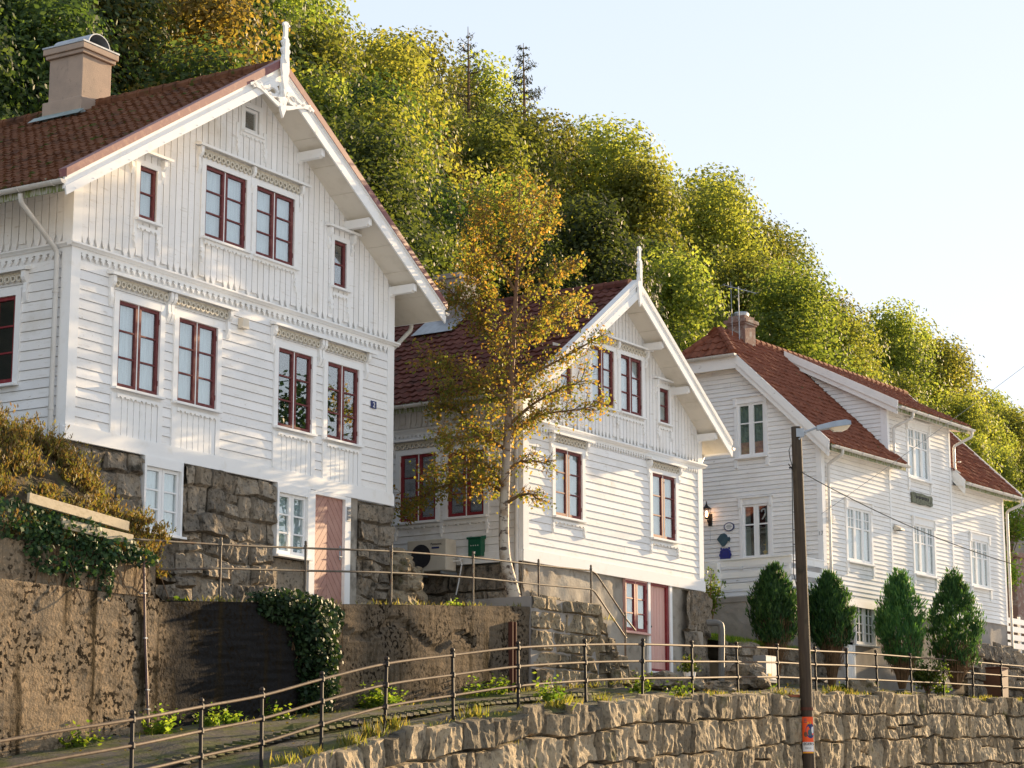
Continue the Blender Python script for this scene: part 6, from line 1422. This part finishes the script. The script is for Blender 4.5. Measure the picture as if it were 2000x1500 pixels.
m = MB()
for z, l in ((.04, .07), (.0, .09), (-.04, .06)):
    for k in range(6): m.box(-.027, -.0255, -l + k * l / 3, -l + k * l / 3 + l * .22, z - .008, z + .012)
m.build('lettering', M['slatefish'], pq)
fs = thing('fish_ornament', 'slate blue ceramic fish on the wall beside the lower gable window', 'ornament', H3F.P(-.03, 3.12, 7.6), H3F.rz)
m = MB(); m.prism([(.20, .02), (.15, .08), (.06, .16), (-.03, .17), (-.10, .12), (-.14, .03), (-.19, .06), (-.21, .02), (-.19, -.06), (-.14, -.03), (-.10, -.10), (-.02, -.18), (.03, -.19), (.12, -.08)], .0, .03, Tq); m.build('body', M['slatefish'], fs, bevel=.008); m = MB(); m.disc(.14, .031, .05, .012, Tq, .004, 8); m.build('eye', M['ink'], fs)
bp_ = thing('blue_dish', 'dark blue scalloped dish standing against the wall above the porch rail', 'dish', H3F.P(-.06, 3.05, 7.16), H3F.rz)
m = MB(); n = 40; m.prism([((.18 + .014 * math.cos(10 * 6.283 * k / n)) * math.cos(6.283 * k / n), .0 + (.18 + .014 * math.cos(10 * 6.283 * k / n)) * math.sin(6.283 * k / n)) for k in range(n)], 0, .03, Tq); m.box(-.035, 0, -.15, -.11, .14, .21); m.box(-.035, 0, .11, .15, .14, .21); m.build('dish', M['blueplate'], bp_, bevel=.006)
m = MB(); m.ring(0, 0, .12, .012, .03, .036, Tq, 24); m.build('rim_line', M['navy'], bp_)
hn = thing('house_number', 'grey metal numerals 17 on the corner board of the right house', 'house number', H3F.P(-.034, .04, 7.5), H3F.rz)
mesh_text('numeral', '17', .17, M['zinc'], hn, Matrix.Translation((-.004, 0, 0)) @ Matrix.Rotation(R(-90), 4, 'Z') @ Matrix.Rotation(R(90), 4, 'X'), .006)
sg = thing('name_board', 'carved weathered grey name board between the upper and lower windows of the right house', 'sign', H3F.P(6.2, -.03, 9.19), H3F.rz)
m = MB(); m.prism([(-.70, .12), (-.66, .16), (-.4, .14), (-.05, .16), (.35, .13), (.62, .15), (.68, .10), (.66, -.02), (.69, -.1), (.62, -.15), (.3, -.13), (-.1, -.16), (-.5, -.14), (-.68, -.15), (-.66, -.02)], .0, .05, front); m.build('board', M['plaque'], sg, bevel=.01)
m = MB()
for k in range(9): m.box(-.45 + k * .1, -.45 + k * .1 + .06, -.056, -.05, -.02 + .02 * (k % 2), .07)
m.build('carved_letters', M['ink'], sg)
fl = thing('flood_light', 'small white flood light on the pilaster of the right house', 'wall light', H3F.P(4.42, -.04, 8.12), H3F.rz)
m = MB(); m.prism([(0, .12), (.22, .0), (.22, -.05), (0, -.04)], -.12, .12, lambda a, d, z: (d, -a, z)); m.build('housing', M['ivory'], fl); m = MB(); m.box(-.10, .10, -.215, -.04, -.056, -.045); m.build('lens', M['iron'], fl)
bl = thing('door_bell_box', 'small white box on the right house beside its corner downpipe', 'box', H3F.P(.52, -.03, 8.0), H3F.rz); m = MB(); m.box(-.05, .05, -.07, 0, -.08, .08); m.build('box', M['trim'], bl, bevel=.008); m = MB(); m.disc(0, .07, -.03, .02, front, .01, 8); m.build('button', M['ivory'], bl)
mt_ = thing('meter_box', 'white meter box on the outside of the porch railing', 'box', H3F.P(PX - .03, 2.35, 5.98), H3F.rz); m = MB(); m.box(-.16, 0, -.2, .2, 0, .72); m.build('case', M['trim'], mt_, bevel=.008); m = MB(); m.box(-.163, -.16, -.15, .15, .08, .64); m.build('door', M['white_old'], mt_)
cb = thing('utility_cabinet', 'pale grey metal utility cabinet behind the lower railing', 'cabinet', at(1496, 1326, 54.6), H3F.rz)
m = MB(); m.box(-.28, .28, -.16, .2, -.1, .56); m.build('case', M['greybox'], cb, bevel=.008); m = MB(); m.box(-.27, -.005, -.168, -.161, -.02, .54); m.box(.005, .27, -.168, -.161, -.02, .54); dd_ = m.build('doors', M['zinc'], cb); m = MB(); m.box(-.18, -.02, -.173, -.1685, .0, .12); m.build('sticker', M['yellow'], cb)
dp = thing('drain_pipe', 'thick grey elbow drain pipe coming out of the rubble wall beside the middle house', 'pipe', at(1409, 1345, 51.5)); m = MB()
e = lambda u, v: at(u, v, 51.5) - at(1409, 1345, 51.5)
m.tube(smoothpath([e(1380, 1217), e(1395, 1216), e(1404, 1218), e(1409, 1228), e(1409, 1290), e(1409, 1350)], 4), .075, 10); m.build('tube', M['fan'] if False else mat('grey_drain_plastic', [(.13, .13, .125)], .6), dp)
fp = thing('flower_pot', 'white pot of small yellow flowers right of the pink basement door', 'flower pot', at(1347, 1334, 48.9)); m = MB(); m.lathe([(.10, 0), (.14, .22), (.15, .24), (.13, .24)], 0, 0, 14); m.build('pot', M['trim'], fp)
g_ = random.Random(3); leaves('foliage', np.array([(g_.gauss(0, .12), g_.gauss(0, .12), .24 + abs(g_.gauss(.12, .1))) for _ in range(260)]), .08, 'lf_bush', fp, 2); m = MB()
for _ in range(34): x, y, z = g_.gauss(0, .12), g_.gauss(0, .12), .34 + abs(g_.gauss(.1, .07)); m.lathe([(.0, z), (.022, z + .006), (.0, z + .014)], x, y, 6)
m.build('flowers', M['yellow'], fp)
pl = thing('planter', 'orange terracotta trough lying on the wall top beside the lamp pole', 'planter', at(1548, 1364, 51.6)); m = MB(); m.tube([(-.45, 0, .05), (-.3, 0, .0), (0, 0, .0), (.2, 0, .05)], [.05, .09, .09, .04], 8); m.build('trough', M['terracotta'], pl)
leaves('foliage', np.array([(g_.gauss(-.1, .12), g_.gauss(0, .05), .08 + abs(g_.gauss(.08, .07))) for _ in range(60)]), .07, 'lf_gold', pl, 4)
bn = thing('wheeled_bin', 'brown wheeled rubbish bin by the stone steps at the far right', 'bin', at(1946, 1362, 67.2), H3F.rz); m = MB(); m.prism([(-.24, .0), (.24, .0), (.29, .85), (-.29, .85)], -.28, .28, lambda a, d, z: (a, d, z)); m.build('body', M['brown'], bn, bevel=.02); m = MB(); m.box(-.31, .31, -.31, .31, .85, .90); m.build('lid', M['rust'], bn, bevel=.015)
ws = thing('leaning_boards', 'pale boards leaning on the basement wall beside the bin', 'boards', at(1912, 1362, 67.4), H3F.rz); m = MB(); m.beam((0, -.1, -.1), (.1, .45, 1.25), .3, .03); m.beam((.35, -.1, -.1), (.4, .45, 1.2), .22, .03); m.build('board', M['white_old'], ws)
# right edge: stone wall under the house corner, steps, fence, far house
sr = thing('stone_wall', 'rough boulder wall under the right corner of the right house', 'stone wall', H3F.P(8, -.5, 3.4), H3F.rz); sr['base_z'] = 3.4
m = MB(); stones(m, lambda a, d, z: (a - 8, .1 - d, z), 8.0, 16.0, lambda a: lerp([(8, 5.2), (12, 5.0), (13, 4.6), (16, 4.7)], a), lambda a: 3.2, (.5, .8), (.6, 1.1), .07, .10, .08, .09, 51, (), .12, .1); m.build('blocks', M['stone_dark'], sr)
ff = thing('picket_fence', 'white board fence at the right edge beyond the right house', 'fence', H3F.P(12.6, .9, 5.2), H3F.rz); m = MB()
for k in range(4): m.box(.0, 6, -.02, .01, .12 + .27 * k, .30 + .27 * k)
m.build('board', M['trim'], ff); m = MB()
for x in (.1, 1.4, 2.7, 4.0): m.box(x, x + .09, .01, .09, -.6, 1.2)
m.build('post', M['trim'], ff); m = MB(); m.box(-.1, 6, -.1, 1.6, -.25, -.02); m.build('deck', M['timber'], ff)
fh = house_root('distant_house', 'grey weathered house with a white bargeboard, cut off by the right edge', Frame(*at(1962, 1018, 92).xy, 100), 6.5)
m = MB(); siding(m, front, 0, 9, 6.5, 14.5, .16, (), span=lambda z: (max(0, (z - 12) * 1.1), min(9, 9 - (z - 12) * 1.1))); siding(m, leftside, 0, 7, 6.5, 12.1, .16); m.build('wall_boards', M['plaster2'], fh)
m = MB(); k_ = .9
for s in (-1, 1):
    xe = 4.5 + s * 5.0; m.prism([(4.5, 16.2), (xe, 11.7), (xe, 11.4), (4.5, 15.85)], .4, .45, front)
m.build('bargeboard', M['trim'], fh); m = MB()
for s in (-1, 1): xe = 4.5 + s * 5.1; m.quad((4.5, -.5, 16.25), (xe, -.5, 11.65), (xe, 8, 11.65), (4.5, 8, 16.25))
m.build('roof', M['tileB'], fh)
gt = thing('stone_gatepost', 'brown stone gatepost and wall beyond the white fence at the right edge', 'gatepost', at(1978, 1160, 82), H3F.rz); m = MB(); m.box(-.5, .5, -.4, .4, -1.5, 1.3); m.box(-.6, .6, -.5, .5, 1.3, 1.5); m.box(.5, 5, -.2, .2, -1.5, .6); m.build('masonry', M['brickchim'], gt, bevel=.03)
st = thing('stone_steps', 'dark stone steps climbing past the right end of the lower railing', 'steps', at(1990, 1365, 69.5), H3F.rz); m = MB()
for k in range(9): m.box(-.9, 2.6, .3 * k, .3 * k + .32, -.4, .05 + .17 * k)
m.build('tread', M['stone_dark'], st)
g_ = random.Random(21); C = []
for _ in range(900):
    s_ = g_.uniform(CUM[1], CUM[12]); p, t_, n_ = along(s_); f = farpt(s_); k = abs(g_.gauss(0, .35)); k = k if g_.random() < .5 else 1 - k
    if 0 < k < 1: q = (p + n_ * .38 - Vector((0, 0, .06))).lerp(f, k); C.append((q.x, q.y - 38, q.z + .05 - 1.5))
fl_ = leaves('fallen_leaves', np.array(C), .07, 'lf_gold', None, 5, 2.5); fl_.location = (0, 38, 1.5); tag(fl_, 'scattered fallen yellow leaves on the path', 'fallen leaves', kind='stuff')
# a tree across the street, outside the frame to the right: the left house's panes mirror it
rt = tree_proto('street_tree', 13, 2.7, 60, 70, .22, 'lf_ivy', 77, .3); rt.location = (16.2, 49.2, -1.0); tag(rt, 'thin dark tree across the street, mirrored in the largest house windows')
print('verts', sum(len(m.vertices) for m in bpy.data.meshes))
